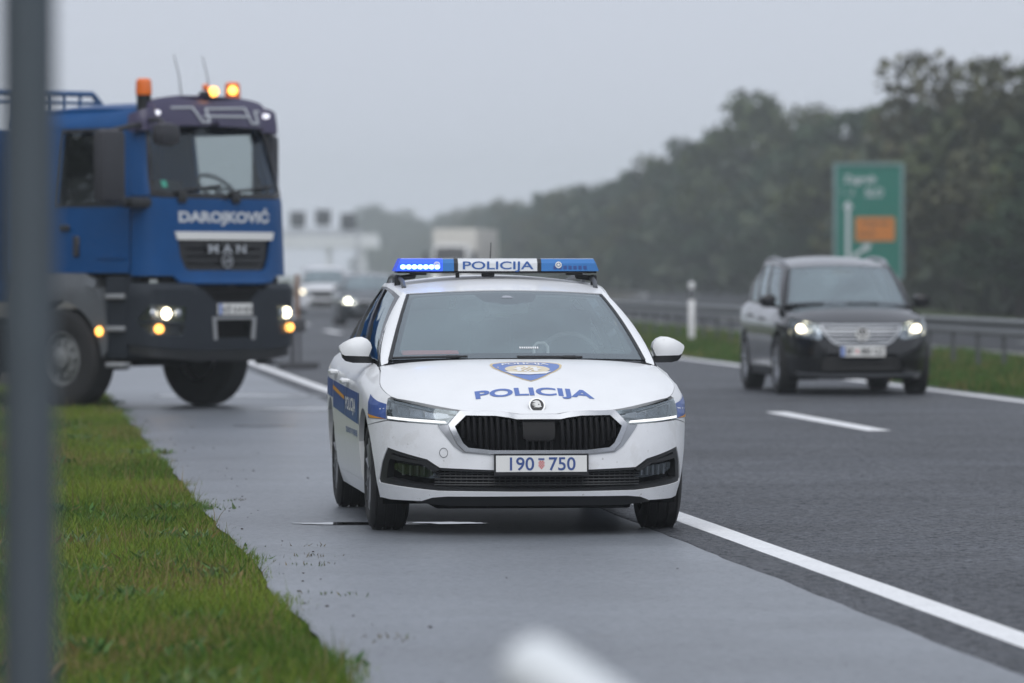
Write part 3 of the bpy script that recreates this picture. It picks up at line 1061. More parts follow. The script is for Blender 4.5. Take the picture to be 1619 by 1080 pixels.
        lettering('door_motto', 'SIGURNOST I POVJERENJE', side_fn(1.75, .525), 'blue_film', root, w=.90, h=.045, bold=.03, off=.003, step=.05)
    # roof rails
    for sd in (1, -1):
        q = [r['roof'](sd * .93, v, .0) for v in (.10, .13, .2, .4, .6, .8, .9)]
        hh = [0, .03, .04, .042, .042, .035, 0]
        b = B().tube([p + Vector((0, 0, h)) for p, h in zip(q, hh)], .014, 8)
        b.box(q[3] + Vector((0, 0, .018)), (.02, .08, .045), .006)
        b.obj('roof_rail', 'grey_plastic', root)
    # light bar
    yb, zb, hl = 2.42, 1.500, .612
    D, Hh = .15, .041
    lb = B().box((0, yb, zb - Hh), (2 * hl - .03, .28, .014), .005).obj('light_bar', 'gloss_black', root)
    def bar(x0, x1, tip=0):
        prof = [(-D, -Hh + .006), (-D, .012), (-D + .025, Hh - .004), (-D + .045, Hh), (D - .045, Hh), (D - .025, Hh - .004), (D, .012), (D, -Hh + .006)]
        b = B()
        n_ = len(prof)
        xs = [x0, x1]
        vs, fs = [], []
        for i, x in enumerate(xs):
            for (y, z) in prof:
                xx = x
                if tip and i == (1 if tip > 0 else 0):
                    xx = x - tip * max(0.0, (z + Hh)) * .42
                vs.append((xx, yb + y, zb + z))
        fs = [(k, (k + 1) % n_, n_ + (k + 1) % n_, n_ + k) for k in range(n_)] + [tuple(range(n_))[::-1], tuple(range(n_, 2 * n_))]
        return b.add(vs, fs)
    bar(-hl, -.33, -1).obj('lit_lens', 'bar_lit', lb, 25)
    bar(-.33, -.262).obj('blue_lens', 'bar_blue', lb, 25)
    bar(.262, hl, 1).obj('blue_lens', 'bar_blue', lb, 25)
    bar(-.238, .238).obj('sign_panel', 'bar_white', lb, 25)
    for sd in (1, -1):
        bb = bar(min(sd * .2375, sd * .2625), max(sd * .2375, sd * .2625))
        bb.obj('divider', 'black_plastic', lb, 25)
    lettering('bar_lettering', 'POLICIJA', flat((.003, yb - D, zb - .008), (1, 0, 0), (0, 0, 1)), 'bar_text', lb, w=.425, h=.063, bold=.014, off=.002)
    for k in range(7):
        x = -hl + .045 + k * .034
        B().sphere((x, yb - D - .001, zb - .010), .0155, 6, (1.1, .4, .9)).obj('lit_diode', 'led_blue', lb)
    dk = B()
    for k in range(7):
        dk.box((.345 + k * .03, yb - D - .0005, zb - .014), (.02, .003, .022), .002)
    dk.obj('unlit_diode', 'navy_print', lb)
    for x in (-.40 + .035, .365):
        t_ = B().tube([(x + .016 * math.cos(k * math.pi / 8), yb - D - .003, zb + .002 + .016 * math.sin(k * math.pi / 8)) for k in range(17)], .004, 5, False)
        t_.sphere((x, yb - D - .002, zb + .002), .009, 6, (1, .5, 1))
        t_.obj('round_reflector', 'plate_white', lb)
    for sd in (1, -1):
        ft = B()
        p = r['rsd'](.2)
        ft.tube([(sd * .49, yb - .02, zb - Hh), (sd * .49, yb - .02, 1.435), (sd * (p.x - .02), yb - .02, 1.42)], [.022, .016, .016], 6)
        ft.box((sd * (p.x - .03), yb - .03, 1.405), (.035, .05, .075), .006)
        ft.box((sd * .47, yb - .05, zb - Hh - .012), (.1, .05, .012), .003)
        ft.obj('bar_foot', 'black_plastic', lb)
    b = B().tube([(-.235, yb - .08, zb - Hh), (-.235, yb - .08, 1.425)], .012, 8)
    b.obj('bar_clamp', 'black_plastic', lb)
    b = B().box((-.05, yb - .06, 1.445), (.075, .05, .03), .006)
    b.obj('bar_clamp', 'black_plastic', lb)
    an = B().tube([(.10, 3.75, 1.38), (.105, 3.80, 1.46), (.12, 3.86, 1.645)], [.008, .005, .003], 6)
    an.obj('aerial', 'black_plastic', root)
    # windscreen furniture
    ws = r['ws']
    B().box((-.02, 1.84, 1.262), (.22, .10, .04), .012).obj('camera_pod', 'interior', root)
    dl = B().box((.0, 2.35, 1.232), (.09, .05, .012), .004)
    dl.obj('dome_lamp', mat('dome_lamp', (1, .95, .8), .4, emit=(1, .9, .6), estr=3), root)
    tri = [(-.07, .86), (.05, .86), (.02, .90), (-.04, .90)]
    B().panel(tri, ws, .002, .1, off=.002).obj('sensor_window', 'lamp_silver', root)
    hold = B().tube([(.10, 1.18, .97), (.10, 1.20, 1.03), (.12, 1.20, 1.05), (.16, 1.20, 1.05), (.18, 1.20, 1.03), (.18, 1.18, .97)], .009, 6)
    hold.obj('phone_holder', 'interior_light', root)
    vin = B()
    for k in range(9):
        vin.panel([(.005 + k * .012, .118), (.012 + k * .012, .118), (.012 + k * .012, .14), (.005 + k * .012, .14)], lambda a, b, o=0.0: ws(a / .68, b, o), 0, .1, off=.001)
    vin.obj('windscreen_sticker', 'white_film', root, smooth=False)
    place(root, .152, 27.2, 6.0)
    # orange-red folder on the dashboard is a thing of its own
    m4 = Matrix.Translation((.148, 27.2, 0)) @ Matrix.Rotation(R(6), 4, 'Z')
    fo = B().box((0, 0, 0), (.33, .16, .02), .004, Matrix.Rotation(R(9), 3, 'X')).obj('folder', 'red_folder', None)
    fo.location = m4 @ Vector((-.485, 1.30, .985))
    fo.rotation_euler = (0, 0, R(6))
    tag(fo, 'flat red folder lying on the dashboard behind the police car windscreen', 'folder')
    return root
defmat('red_folder', (0.72, 0.08, 0.06), 0.6)

# ------------------------------------------------------------------ road geometry
_ys = np.arange(-20, 1400, 1.0)
_m = np.interp(_ys, [-20, 110, 270, 500, 1400], [-.104, -.104, .088, -.20, -.20])
_cx = np.concatenate([[0], np.cumsum((_m[1:] + _m[:-1]) / 2)])
_cx += 4.05 - np.interp(0, _ys, _cx)
def road_x(y, o=0.0):
    """x of the line running o metres right of the left edge line"""
    return float(np.interp(y, _ys, _cx)) + o * 1.005

def strip(name, o0, o1, z, m, y0=2, y1=1100, kind='structure', jag0=0.0, jag1=0.0, step=None):
    ys = []
    y = y0
    while y < y1:
        ys.append(y)
        y += step or (0.35 if (y < 60 and (jag0 or jag1)) else (4 if y < 120 else 12))
    ys.append(y1)
    vs, fs = [], []
    a = b_ = 0
    for y in ys:
        a = a * .7 + random.uniform(-1, 1) * jag0 * .6
        b_ = b_ * .7 + random.uniform(-1, 1) * jag1 * .6
        x0, x1 = road_x(y, o0 + a), road_x(y, o1 + b_)
        vs += [(x0, y, z), (x1, y, z), (x0 - .022, y, z - .0075), (x1 + .022, y, z - .0075)]
    for i in range(len(ys) - 1):                       # a thin slab with closed edges
        k = 4 * i
        fs += [(k, k + 1, k + 5, k + 4), (k + 2, k, k + 4, k + 6), (k + 1, k + 3, k + 7, k + 5)]
    e = 4 * (len(ys) - 1)
    fs += [(0, 2, 3, 1), (e, e + 1, e + 3, e + 2)]
    b = B().add(vs, fs)
    o = b.obj(name, m, None, smooth=False)
    if kind: tag(o, kind=kind)
    return o

defmat('shoulder_asphalt', (0.156, 0.170, 0.191), 0.36, spec=0.5, var=[(0.30, 0.20), (1.6, .12), (30, .14), (80, .3)], bump=(70, .6, .008), svar=(17, .16, 1.0), spots=[(40, .72, (.05, .05, .05), .6), (1.1, .66, (.11, .11, .115), .5)])
defmat('lane_asphalt', (0.044, 0.048, 0.056), 0.54, spec=0.42, var=[(0.22, 0.42), (1.1, .25), (24, .45), (60, .9)], bump=(60, 1.0, .014), rvar=(.5, .05), svar=(15, .04, .90), spots=[(70, .66, (.16, .16, .16), .7)])
defmat('far_asphalt', (0.038, 0.040, 0.044), 0.8, spec=.15, var=(1, .1))
defmat('line_paint', (0.78, 0.785, 0.79), 0.5, var=[(3, .06), (14, .06), (60, .12)], spots=[(16, .66, (.30, .30, .31), .6)], bump=(150, .3, .003))
defmat('line_paint_far', (0.42, 0.42, 0.40), 0.6, var=(14, .08))
defmat('soil', (0.045, 0.04, 0.026), 0.95, spec=.1, var=[(3, .35), (40, .3)], bump=(30, .5, .02))
defmat('meadow', (0.055, 0.075, 0.022), 0.95, spec=.1, var=[(.2, .3), (3, .3)])
defmat('puddle', (0.015, 0.015, 0.016), 0.03, spec=0.5)

defmat('damp', (0.13, 0.14, 0.155), 0.22, spec=0.5, var=(3, .1))

def setting():
    # ground sheet to the horizon
    b = B().grid(lambda x, y: (x, y, -.12), np.linspace(-1400, 1400, 9), np.linspace(-100, 1500, 9))
    tag(b.obj('ground', 'meadow', smooth=False), kind='structure')
    strip('verge', -18, -2.70, -.035, 'soil')
    strip('median', 7.45, 14.0, -.034, 'soil')
    strip('hard_shoulder', -2.75, -.12, 0.0, 'shoulder_asphalt', jag0=.03)
    strip('carriageway', -.33, 7.75, .004, 'lane_asphalt', jag0=.018)
    strip('opposite_carriageway', 13.9, 23.5, -.03, 'far_asphalt')
    strip('edge_line', -.075, .075, .007, 'line_paint', jag0=.003, jag1=.003, step=.5)
    strip('edge_line', 7.36, 7.51, .009, 'line_paint')
    strip('edge_line', 14.4, 14.6, -.024, 'line_paint_far')
    k = 0
    for y0 in [27.2 + 18 * i for i in range(-1, 30)]:
        strip('lane_line', 3.90, 4.10, .007, 'line_paint' if y0 < 400 else 'line_paint_far', y0, y0 + 6, step=2)
        strip('lane_line', 17.6, 17.75, -.024, 'line_paint_far', y0, y0 + 6, step=3)
    # puddles on the hard shoulder
    def puddle(cx, cy, rx, ry, m='puddle'):
        pts = []
        for i in range(28):
            t = 2 * math.pi * i / 28
            q = 1 + random.uniform(-.16, .16)
            pts.append((cx + rx * q * math.cos(t), cy + ry * q * math.sin(t) - .104 * 0, .0045))
        o = B().add(pts, [tuple(range(28))]).obj('puddle', m, smooth=False)
        tag(o, kind='structure')
    puddle(-.86, 28.55, .42, .13)
    puddle(-.42, 28.60, .26, .12)
    puddle(-2.35, 46.8, .30, .22, 'damp')
    puddle(-1.9, 52.5, .8, .8, 'damp')
    puddle(-3.3, 58.0, 1.0, .9, 'damp')

# ------------------------------------------------------------------ grass
def blades(name, n, area, h, w, z, cols, seed, lean=.5):
    r = np.random.default_rng(seed)
    x, y, dens = area(r, n)
    n = len(x)
    hh = h * r.uniform(.45, 1.25, n) * dens
    a = r.uniform(0, 2 * math.pi, n)
    ln = hh * lean * r.uniform(.2, 1.3, n)
    dx, dy = np.cos(a) * ln, np.sin(a) * ln
    wa = r.uniform(0, 2 * math.pi, n)
    wx, wy = np.cos(wa) * w * .5, np.sin(wa) * w * .5 * .4
    zz = np.full(n, z)
    V = np.empty((n, 5, 3), np.float32)
    V[:, 0] = np.stack([x - wx, y - wy, zz], 1)
    V[:, 1] = np.stack([x + wx, y + wy, zz], 1)
    V[:, 2] = np.stack([x + dx * .45 + wx * .8, y + dy * .45 + wy * .8, zz + hh * .6], 1)
    V[:, 3] = np.stack([x + dx * .45 - wx * .8, y + dy * .45 - wy * .8, zz + hh * .6], 1)
    V[:, 4] = np.stack([x + dx, y + dy, zz + hh], 1)
    k = np.arange(n)[:, None] * 5
    loops = np.concatenate([k + np.array([[0, 1, 2, 3]]), k + np.array([[3, 2, 4]])], 1).astype(np.int32).ravel()
    starts = (np.arange(n)[:, None] * 7 + np.array([[0, 4]])).astype(np.int32).ravel()
    me = bpy.data.meshes.new(name)
    me.vertices.add(n * 5)
    me.vertices.foreach_set('co', V.ravel())
    me.loops.add(n * 7)
    me.loops.foreach_set('vertex_index', loops)
    me.polygons.add(n * 2)
    me.polygons.foreach_set('loop_start', starts)
    me.update(calc_edges=True)
    # blade-by-blade colour: green, yellow-green or dry
    at = me.color_attributes.new('blade', 'FLOAT_COLOR', 'POINT')
    cc = np.array(cols)
    f = np.sin(x * 1.7 + 3) * np.sin(y * .9) * .5 + .5
    p = np.clip(r.normal(f, .35), 0, .999)
    pn = np.sin(x * 2.9 + 1.3 * np.sin(y * .8)) + np.sin(y * 1.15 + 2.0 * np.sin(x * 1.7)) 
    dry = r.uniform(0, 1, n) < .06 + .30 * np.clip(pn - .5, 0, 1)
    idx = (p * (len(cc) - 1)).astype(int)
    col = cc[idx] * r.uniform(.7, 1.3, (n, 1))
    col[dry] = np.array([.25, .19, .075]) * r.uniform(.6, 1.2, (dry.sum(), 1))
    C4 = np.ones((n, 5, 4), np.float32)
    C4[:, :, :3] = col[:, None, :]
    at.data.foreach_set('color', C4.ravel())
    o = link_mesh(name, me, None, M['grass'])
    return tag(o, kind='stuff')

def grass_material():
    m = mat('grass', (.05, .10, .02), .6, spec=.25)
    n, l = m.node_tree.nodes, m.node_tree.links
    a = n.new('ShaderNodeAttribute'); a.attribute_name = 'blade'
    p = n['Principled BSDF']
    l.new(a.outputs['Color'], p.inputs['Base Color'])
    o = n['Material Output']
    t = n.new('ShaderNodeBsdfTranslucent')
    l.new(a.outputs['Color'], t.inputs['Color'])
    ms = n.new('ShaderNodeMixShader'); ms.inputs[0].default_value = .3
    l.new(p.outputs[0], ms.inputs[1]); l.new(t.outputs[0], ms.inputs[2])
    l.new(ms.outputs[0], o.inputs['Surface'])
    M['grass'] = m

def grass():
    grass_material()
    cols = [(.07, .135, .014), (.12, .20, .020), (.175, .235, .028), (.25, .26, .055)]
    def left(r, n):
        y = 15.5 + 49 * r.uniform(0, 1, n) ** 1.25
        edge = -2.72 + .02 * np.sin(y * 2.1) + .02 * np.sin(y * 4.3 + 1) + np.abs(r.normal(0, .035, n)) * (1.1 + np.sin(y * 2.7) * np.sin(y * .9))
        o = edge - 2.6 * r.uniform(0, 1, n) ** 1.1
        x = np.interp(y, _ys, _cx) + o * 1.005
        d = np.clip((edge - o) / .12, .35, 1.0) * (.8 + .35 * np.sin(x * 3.1) * np.sin(y * 1.3))
        return x, y, d
    blades('grass', 300000, left, .082, .0048, -.035, cols, 1, .75)
    def left_far(r, n):
        y = 14 + 140 * r.uniform(0, 1, n)
        o = -5.2 - 10 * r.uniform(0, 1, n)
        x = np.interp(y, _ys, _cx) + o
        return x, y, np.ones(n)
    blades('grass', 50000, left_far, .13, .02, -.035, cols, 2)
    def med(r, n):
        y = 40 + 150 * r.uniform(0, 1, n) ** 1.1
        o = 7.66 + 6.0 * r.uniform(0, 1, n)
        x = np.interp(y, _ys, _cx) + o
        d = np.clip((o - 7.6) / .25, .4, 1) * (.8 + .3 * np.sin(y * .8) * np.sin(o * 3))
        return x, y, d
    blades('grass', 140000, med, .15, .016, -.034, [(.045, .10, .014), (.06, .13, .02), (.085, .14, .03), (.13, .14, .05)], 3)
    # coarser plants among the blades: broad leaves and dry stalks
    def broad(r, n):
        k = r.integers(0, 130, n)
        q = np.random.default_rng(77)
        cy = 15.5 + 40 * q.uniform(0, 1, 130) ** 1.3
        co = -2.75 - 2.2 * q.uniform(0, 1, 130)
        y = cy[k] + r.normal(0, .10, n)
        o = co[k] + r.normal(0, .08, n)
        return np.interp(y, _ys, _cx) + o, y, np.full(n, .9)
    blades('weeds', 6500, broad, .075, .026, -.03, [(.06, .14, .03), (.09, .17, .05), (.13, .20, .08), (.16, .23, .11)], 12, 1.2)
    def stalks(r, n):
        y = 16 + 38 * r.uniform(0, 1, n) ** 1.2
        o = -2.80 - 2.3 * r.uniform(0, 1, n) ** 1.2
        return np.interp(y, _ys, _cx) + o, y, np.ones(n)
    blades('weeds', 1500, stalks, .17, .005, -.03, [(.13, .16, .05), (.20, .17, .07), (.26, .20, .10)], 13, .5)
    # debris washed along the edge of the tarmac
    b = B()
    for _ in range(70):
        y = random.uniform(17, 52)
        o = -2.7 + abs(random.gauss(0, .2))
        if random.random() < .3: o = random.uniform(-2.5, -.4)
        x = road_x(y, o)
        q = random.uniform(.002, .006)
        b.box((x, y, .001 + q * .4), (q * 2, q * random.uniform(1, 3), q), 0, Matrix.Rotation(random.random() * 3, 3, 'Z'))
    tag(b.obj('debris', mat('debris', (.05, .04, .03), .9), smooth=False), kind='stuff')
    # dry leaves and weed tufts spilling over the edge
    def spill(r, n):
        c = np.array([(24.6, -2.50), (25.3, -2.46), (26.3, -2.42), (22.3, -2.52), (31.5, -2.55), (19.6, -2.5)])
        i = r.integers(0, len(c), n)
        y = c[i, 0] + r.normal(0, .09, n)
        o = c[i, 1] + r.normal(0, .07, n)
        return np.interp(y, _ys, _cx) + o, y, np.full(n, .45)
    blades('weeds', 130, spill, .035, .006, .0, [(.13, .11, .05), (.09, .14, .03), (.17, .13, .06)], 9, 1.3)

# ------------------------------------------------------------------ roadside things
def guardrail():
    root = empty('guard_rail', (road_x(60, 11.1), 60, 0))
    tag(root, 'long grey steel guard rail on posts along the grass strip right of the lanes', 'guard rail')
    inv = Matrix.Translation(-Vector(root.location))
    defmat('galvanised', (.24, .25, .26), .55, metal=.4, var=[(3, .12), (30, .1)])
    prof = [(-.02, .75), (.0, .747), (.04, .725), (.04, .69), (-.02, .655), (-.035, .62), (-.02, .59), (.04, .555), (.04, .52), (0, .495), (-.02, .49)]
    y = 40.0
    post_me = None
    while y < 300:
        step = 4.0
        ys = [y + .01, y + step + .08]
        vs, fs = [], []
        for yy in ys:
            for (a, z) in prof:
                vs.append((road_x(yy, 11.1) - a * 1.0 - .07, yy, z))
        n_ = len(prof)
        for k in range(n_ - 1):
            fs.append((k, k + 1, n_ + k + 1, n_ + k))
        B(inv).add(vs, fs).obj('rail_beam', 'galvanised', root, 20)
        for q in (0, 2):
            yy = y + q + 1
            if post_me is None:
                b = B().box((0, 0, .33), (.06, .12, .74), .008)
                b.box((-.05, 0, .6), (.06, .1, .2), .006)
                o = b.obj('post', mat('post_dull', (.10, .105, .11), .7, metal=.2), root, smooth=False)
                post_me = o.data
            else:
                o = link_mesh('post', post_me, root)
            o.location = inv @ Vector((road_x(yy, 11.1) + .08, yy, 0))
        y += step

def delineator(x, y, label):
    root = empty('delineator_post', (x, y, -.03))
    tag(root, label, 'delineator post')
    b = B().box((0, 0, .45), (.13, .10, .92), .03)
    b.obj('post', 'white_film', root)
    B().box((0, 0, 1.02), (.131, .101, .23), .03).obj('black_band', 'black_plastic', root)
    b = B().box((0, 0, 1.19), (.13, .10, .13), .045)
    b.sphere((0, 0, 1.22), .062, 8)
    b.obj('cap', 'white_film', root)
    B().box((0, -.055, 1.04), (.05, .006, .10), .002).obj('reflector', 'lamp_silver', root)

def road_sign():
    x, y = 12.65, 175.0
    root = empty('motorway_sign', (x, y, 0), R(-3.0))
    tag(root, 'tall green motorway sign with white arrows and an orange panel in front of trees', 'road sign')
    defmat('sign_green', (0.0, 0.16, 0.115), .45, var=(2, .05))
    defmat('sign_orange', (.58, .19, .015), .45)
    defmat('sign_white', (.55, .60, .62), .5)
    W_, z0, z1 = 1.19, 1.25, 5.28
    b = B().box((0, .04, (z0 + z1) / 2), (2 * W_, .06, z1 - z0), .01)
    b.obj('board', 'sign_green', root)
    fr = B()
    for (c, d) in (((0, 0, z1), (2 * W_ + .12, .09, .10)), ((0, 0, z0), (2 * W_ + .12, .09, .10)), ((-W_, 0, (z0 + z1) / 2), (.12, .085, z1 - z0)), ((W_, 0, (z0 + z1) / 2), (.12, .085, z1 - z0))):
        fr.box(c, d, .01)
    fr.obj('frame', mat('sign_edge', (.18, .29, .29), .5, metal=.2), root)
    f = flat((0, 0, 0), (1, 0, 0), (0, 0, 1))
    lettering('lettering', 'Zagreb', lambda a, c, o=0.0: f(a - .32, c + 4.72, o), 'sign_white', root, w=1.15, h=.36, bold=.02, off=.012, step=9)
    lettering('lettering', 'I - Z', lambda a, c, o=0.0: f(a - .72, c + 4.30, o), 'sign_white', root, w=.46, h=.22, off=.012, step=9)
    lettering('lettering', 'SLO', lambda a, c, o=0.0: f(a + .20, c + 4.28, o), 'sign_white', root, w=.62, h=.32, bold=.02, off=.012, step=9)
    ar = [(-.80, z0 + .1), (-.66, z0 + .1), (-.66, 3.72), (-.54, 3.72), (-.73, 4.02), (-.92, 3.72), (-.80, 3.72)]
    B().panel(ar, f, .008, .5, off=.016).obj('arrow', 'sign_white', root, smooth=False)
    a2 = [(-.62, 1.6), (-.5, 1.6), (-.45, 2.0), (-.10, 2.25), (-.04, 2.16), (.10, 2.48), (-.24, 2.42), (-.17, 2.34), (-.56, 2.08)]
    B().panel(a2, f, .008, .5, off=.016).obj('arrow', 'sign_white', root, smooth=False)
    B().panel([(-.46, 2.56), (.92, 2.56), (.92, 3.40), (-.46, 3.40)], f, .01, 1, off=.014).obj('orange_panel', 'sign_orange', root, smooth=False)
    op = [('Zagreb', .22, 3.18, 1.0, .2), ('istok', -.05, 2.84, .6, .18)]
    for (t, a0, c0, w_, h_) in op:
        lettering('lettering', t, lambda a, c, o=0.0: f(a + a0, c + c0, o), mat('sign_dark', (.12, .07, .03), .5), root, w=w_, h=h_, bold=.02, off=.018, step=9)
    for sx in (-.7, .7):
        B().tube([(sx, .12, -.1), (sx, .12, z1 - .2)], .06, 8).obj('post', 'galvanised', root)

def foreground_pole():
    x, y = -5.88 * .1625, 8.0
    x = (45 - 809.5) / 7800 * y
    root = empty('sign_post', (x, y, 0))
    tag(root, 'blurred grey steel post standing in the grass at the left edge', 'post')
    defmat('post_steel', (.082, .100, .116), .55, metal=.25, var=[(2.5, .12)])
    B().tube([(0, 0, -.1), (0, 0, 2.9)], .0445, 20).obj('tube', 'post_steel', root)
    b = B().box((0, -.04, 2.62), (.12, .03, .05), .008)
    b.obj('clamp', 'galvanised', root)
    # white tube barrier end, close to the lens
    defmat('white_tube', (.70, .73, .75), .45)
    yb = 6.6
    r2 = empty('barrier_tube', ((870 - 809.5) / 7800 * yb, yb, 0))
    tag(r2, 'blurred white sloping tube end rising over the tarmac at the bottom edge', 'barrier')
    s = yb / 7800
    p0 = Vector((-20 * s, 0, CAM_H - (1068 - 430) * s))
    p1 = Vector((90 * s, -.03, CAM_H - (1140 - 430) * s))
    p2 = Vector((350 * s, -.08, CAM_H - (1310 - 430) * s))
    b = B().tube([p0, p1, p2], .052, 16)
    b.sphere(p0, .052, 8)
    b.obj('tube', 'white_tube', r2)
    B().tube([p2 + Vector((0, 0, .02)), (p2.x, p2.y, -.05)], .03, 12).obj('leg', 'white_tube', r2)

def road_stand():
    x, y = (468 - 809.5) / 7800 * 74, 74.0
    root = empty('trestle_stand', (x, y, 0), R(20))
    tag(root, 'small dark stand on a flat foot on the road beside the blue lorry', 'stand')
    defmat('stand_dark', (.05, .05, .055), .8)
    b = B().box((.02, 0, .05), (.50, .36, .10), .02)
    b.box((.24, 0, .06), (.18, .26, .08), .02)
    b.obj('foot', 'stand_dark', root)
    B().tube([(-.05, 0, .05), (-.05, 0, .62)], .035, 8).obj('leg', 'stand_dark', root)
    B().tube([(.06, 0, .05), (.05, 0, .62)], .02, 8).obj('leg', 'stand_dark', root)
    B().box((0, 0, .66), (.30, .10, .20), .04).obj('head', 'stand_dark', root)
    B().box((.02, 0, 1.05), (.07, .03, .75), .01).obj('warning_blade', mat('blade_dull', (.22, .14, .10), .7), root)

def gantry():
    y = 500.0
    s = y / 7800
    X = lambda u: (u - 809.5) * s
    Z = lambda v: CAM_H - (v - 430) * s
    root = empty('sign_gantry', (X(511), y, 0))
    tag(root, 'distant overhead gantry with three dark square lane signs above the motorway', 'gantry')
    inv = Matrix.Translation(-Vector(root.location))
    defmat('gantry_steel', (.5, .52, .54), .6)
    defmat('sign_back', (.035, .04, .045), .6)
    for u, v in ((471, 347), (511, 344), (551, 350)):
        o = B(inv).box((X(u), y - .4, Z(v)), (25 * s, .35, 25 * s), .05).obj('lane_sign', 'sign_back', root)
        B(inv).box((X(u), y - .1, Z(v) - 14 * s), (.2, .2, .5)).obj('bracket', 'gantry_steel', o)
    b = B(inv)
    for z in (Z(364), Z(371)):
        b.tube([(X(440), y, z), (X(566), y, z)], .11, 6)
    for k in range(14):
        u = 440 + 9 * k
        b.tube([(X(u), y, Z(364)), (X(u + 9), y, Z(371))], .06, 5)
    b.obj('truss', 'gantry_steel', root)
    for u in (440, 566):
        B(inv).tube([(X(u), y, -.1), (X(u), y, Z(364))], .17, 8).obj('column', 'gantry_steel', root)

def overpass():
    y = 950.0
    s = y / 7800
    root = empty('overpass', ((512 - 809.5) * s, y, 0))
    tag(root, 'pale concrete overpass crossing the motorway far away in the mist', 'bridge')
    inv = Matrix.Translation(-Vector(root.location))
    X = lambda u: (u - 809.5) * s
    Z = lambda v: CAM_H - (v - 430) * s
    defmat('concrete', (.72, .73, .74), .85, var=(.2, .08))
    B(inv).box(((X(330) + X(600)) / 2, y, (Z(379) + Z(393)) / 2), (X(600) - X(330), 9, Z(379) - Z(393)), .1).obj('deck', 'concrete', root)
    B(inv).box(((X(330) + X(600)) / 2, y - 4.4, Z(375)), (X(600) - X(330), .2, 9 * s), .03).obj('parapet', 'concrete', root)
    for u in (430, 520, 575):
        B(inv).box((X(u), y, (Z(393) - .1) / 2), (.9, 7, Z(393) + .1), .1).obj('pier', 'concrete', root)

# ------------------------------------------------------------------ trees
SKY = [(540, 345), (575, 328), (600, 322), (650, 333), (680, 343), (730, 336), (765, 328), (795, 308), (825, 330), (850, 312), (880, 300), (940, 290), (1000, 270), (1040, 245),
       (1080, 212), (1130, 200), (1165, 162), (1190, 148), (1230, 162), (1270, 172), (1320, 156), (1360, 172), (1400, 166), (1440, 176), (1470, 150), (1500, 100), (1530, 76), (1600, 70), (1660, 80), (1760, 100), (1900, 110)]
DEP = [(540, 1250), (620, 1200), (700, 1050), (770, 780), (820, 600), (900, 490), (1000, 430), (1080, 400), (1180, 365), (1300, 315), (1400, 268), (1500, 225), (1600, 195), (1700, 175), (1900, 150)]

def leaf_material(name, col, hv=.02):
    m = mat(name, col, .7, spec=.15)
    n, l = m.node_tree.nodes, m.node_tree.links
    p = n['Principled BSDF']
    oi = n.new('ShaderNodeObjectInfo')
    gm = n.new('ShaderNodeNewGeometry')
    hs = n.new('ShaderNodeHueSaturation')
    hs.inputs['Color'].default_value = (*col, 1)
    r1 = n.new('ShaderNodeMapRange')
    r1.inputs['To Min'].default_value = .5 - hv; r1.inputs['To Max'].default_value = .5 + hv
    l.new(oi.outputs['Random'], r1.inputs['Value']); l.new(r1.outputs['Result'], hs.inputs['Hue'])
    r2 = n.new('ShaderNodeMapRange')
    r2.inputs['To Min'].default_value = .7; r2.inputs['To Max'].default_value = 1.35
    l.new(gm.outputs['Random Per Island'], r2.inputs['Value']); l.new(r2.outputs['Result'], hs.inputs['Value'])
    l.new(hs.outputs[0], p.inputs['Base Color'])
    M[name] = m

def crown_mesh(seed, leaves=3400, shape='round'):
    r = np.random.default_rng(seed)
    nb = 15
    cl = []
    for i in range(nb):
        t = r.uniform(0, 1)
        z = .30 + .62 * t
        rad = (.34 * math.sin(math.pi * min(1, (z - .1) / .95)) ** .7) * (1.0 if shape == 'round' else .62)
        a = r.uniform(0, 2 * math.pi)
        d = rad * r.uniform(.25, 1.0)
        cl.append((d * math.cos(a), d * math.sin(a), z, r.uniform(.09, .19) * (1.15 - .4 * t)))
    cl.append((0, 0, .86, .12))
    cl = np.array(cl)
    w = cl[:, 3] ** 2
    ci = r.choice(len(cl), leaves, p=w / w.sum())
    v = r.normal(0, 1, (leaves, 3))
    v /= np.linalg.norm(v, axis=1)[:, None]
    rr = cl[ci, 3] * r.uniform(.55, 1.12, leaves)
    c = cl[ci, :3] + v * rr[:, None] * np.array([1, 1, .8])
    s = r.uniform(.012, .03, leaves)
    n1 = r.normal(0, 1, (leaves, 3)); n1 /= np.linalg.norm(n1, axis=1)[:, None]
    n2 = np.cross(n1, r.normal(0, 1, (leaves, 3))); n2 /= np.linalg.norm(n2, axis=1)[:, None]
    a, b = n1 * s[:, None], n2 * s[:, None] * .7
    V = np.stack([c - a, c - b * .9, c + a, c + b], 1).reshape(-1, 3)
    F = [(4 * i, 4 * i + 1, 4 * i + 2, 4 * i + 3) for i in range(leaves)]
    me = bpy.data.meshes.new('crown')
    me.from_pydata(V.tolist(), [], F)
    return me, cl

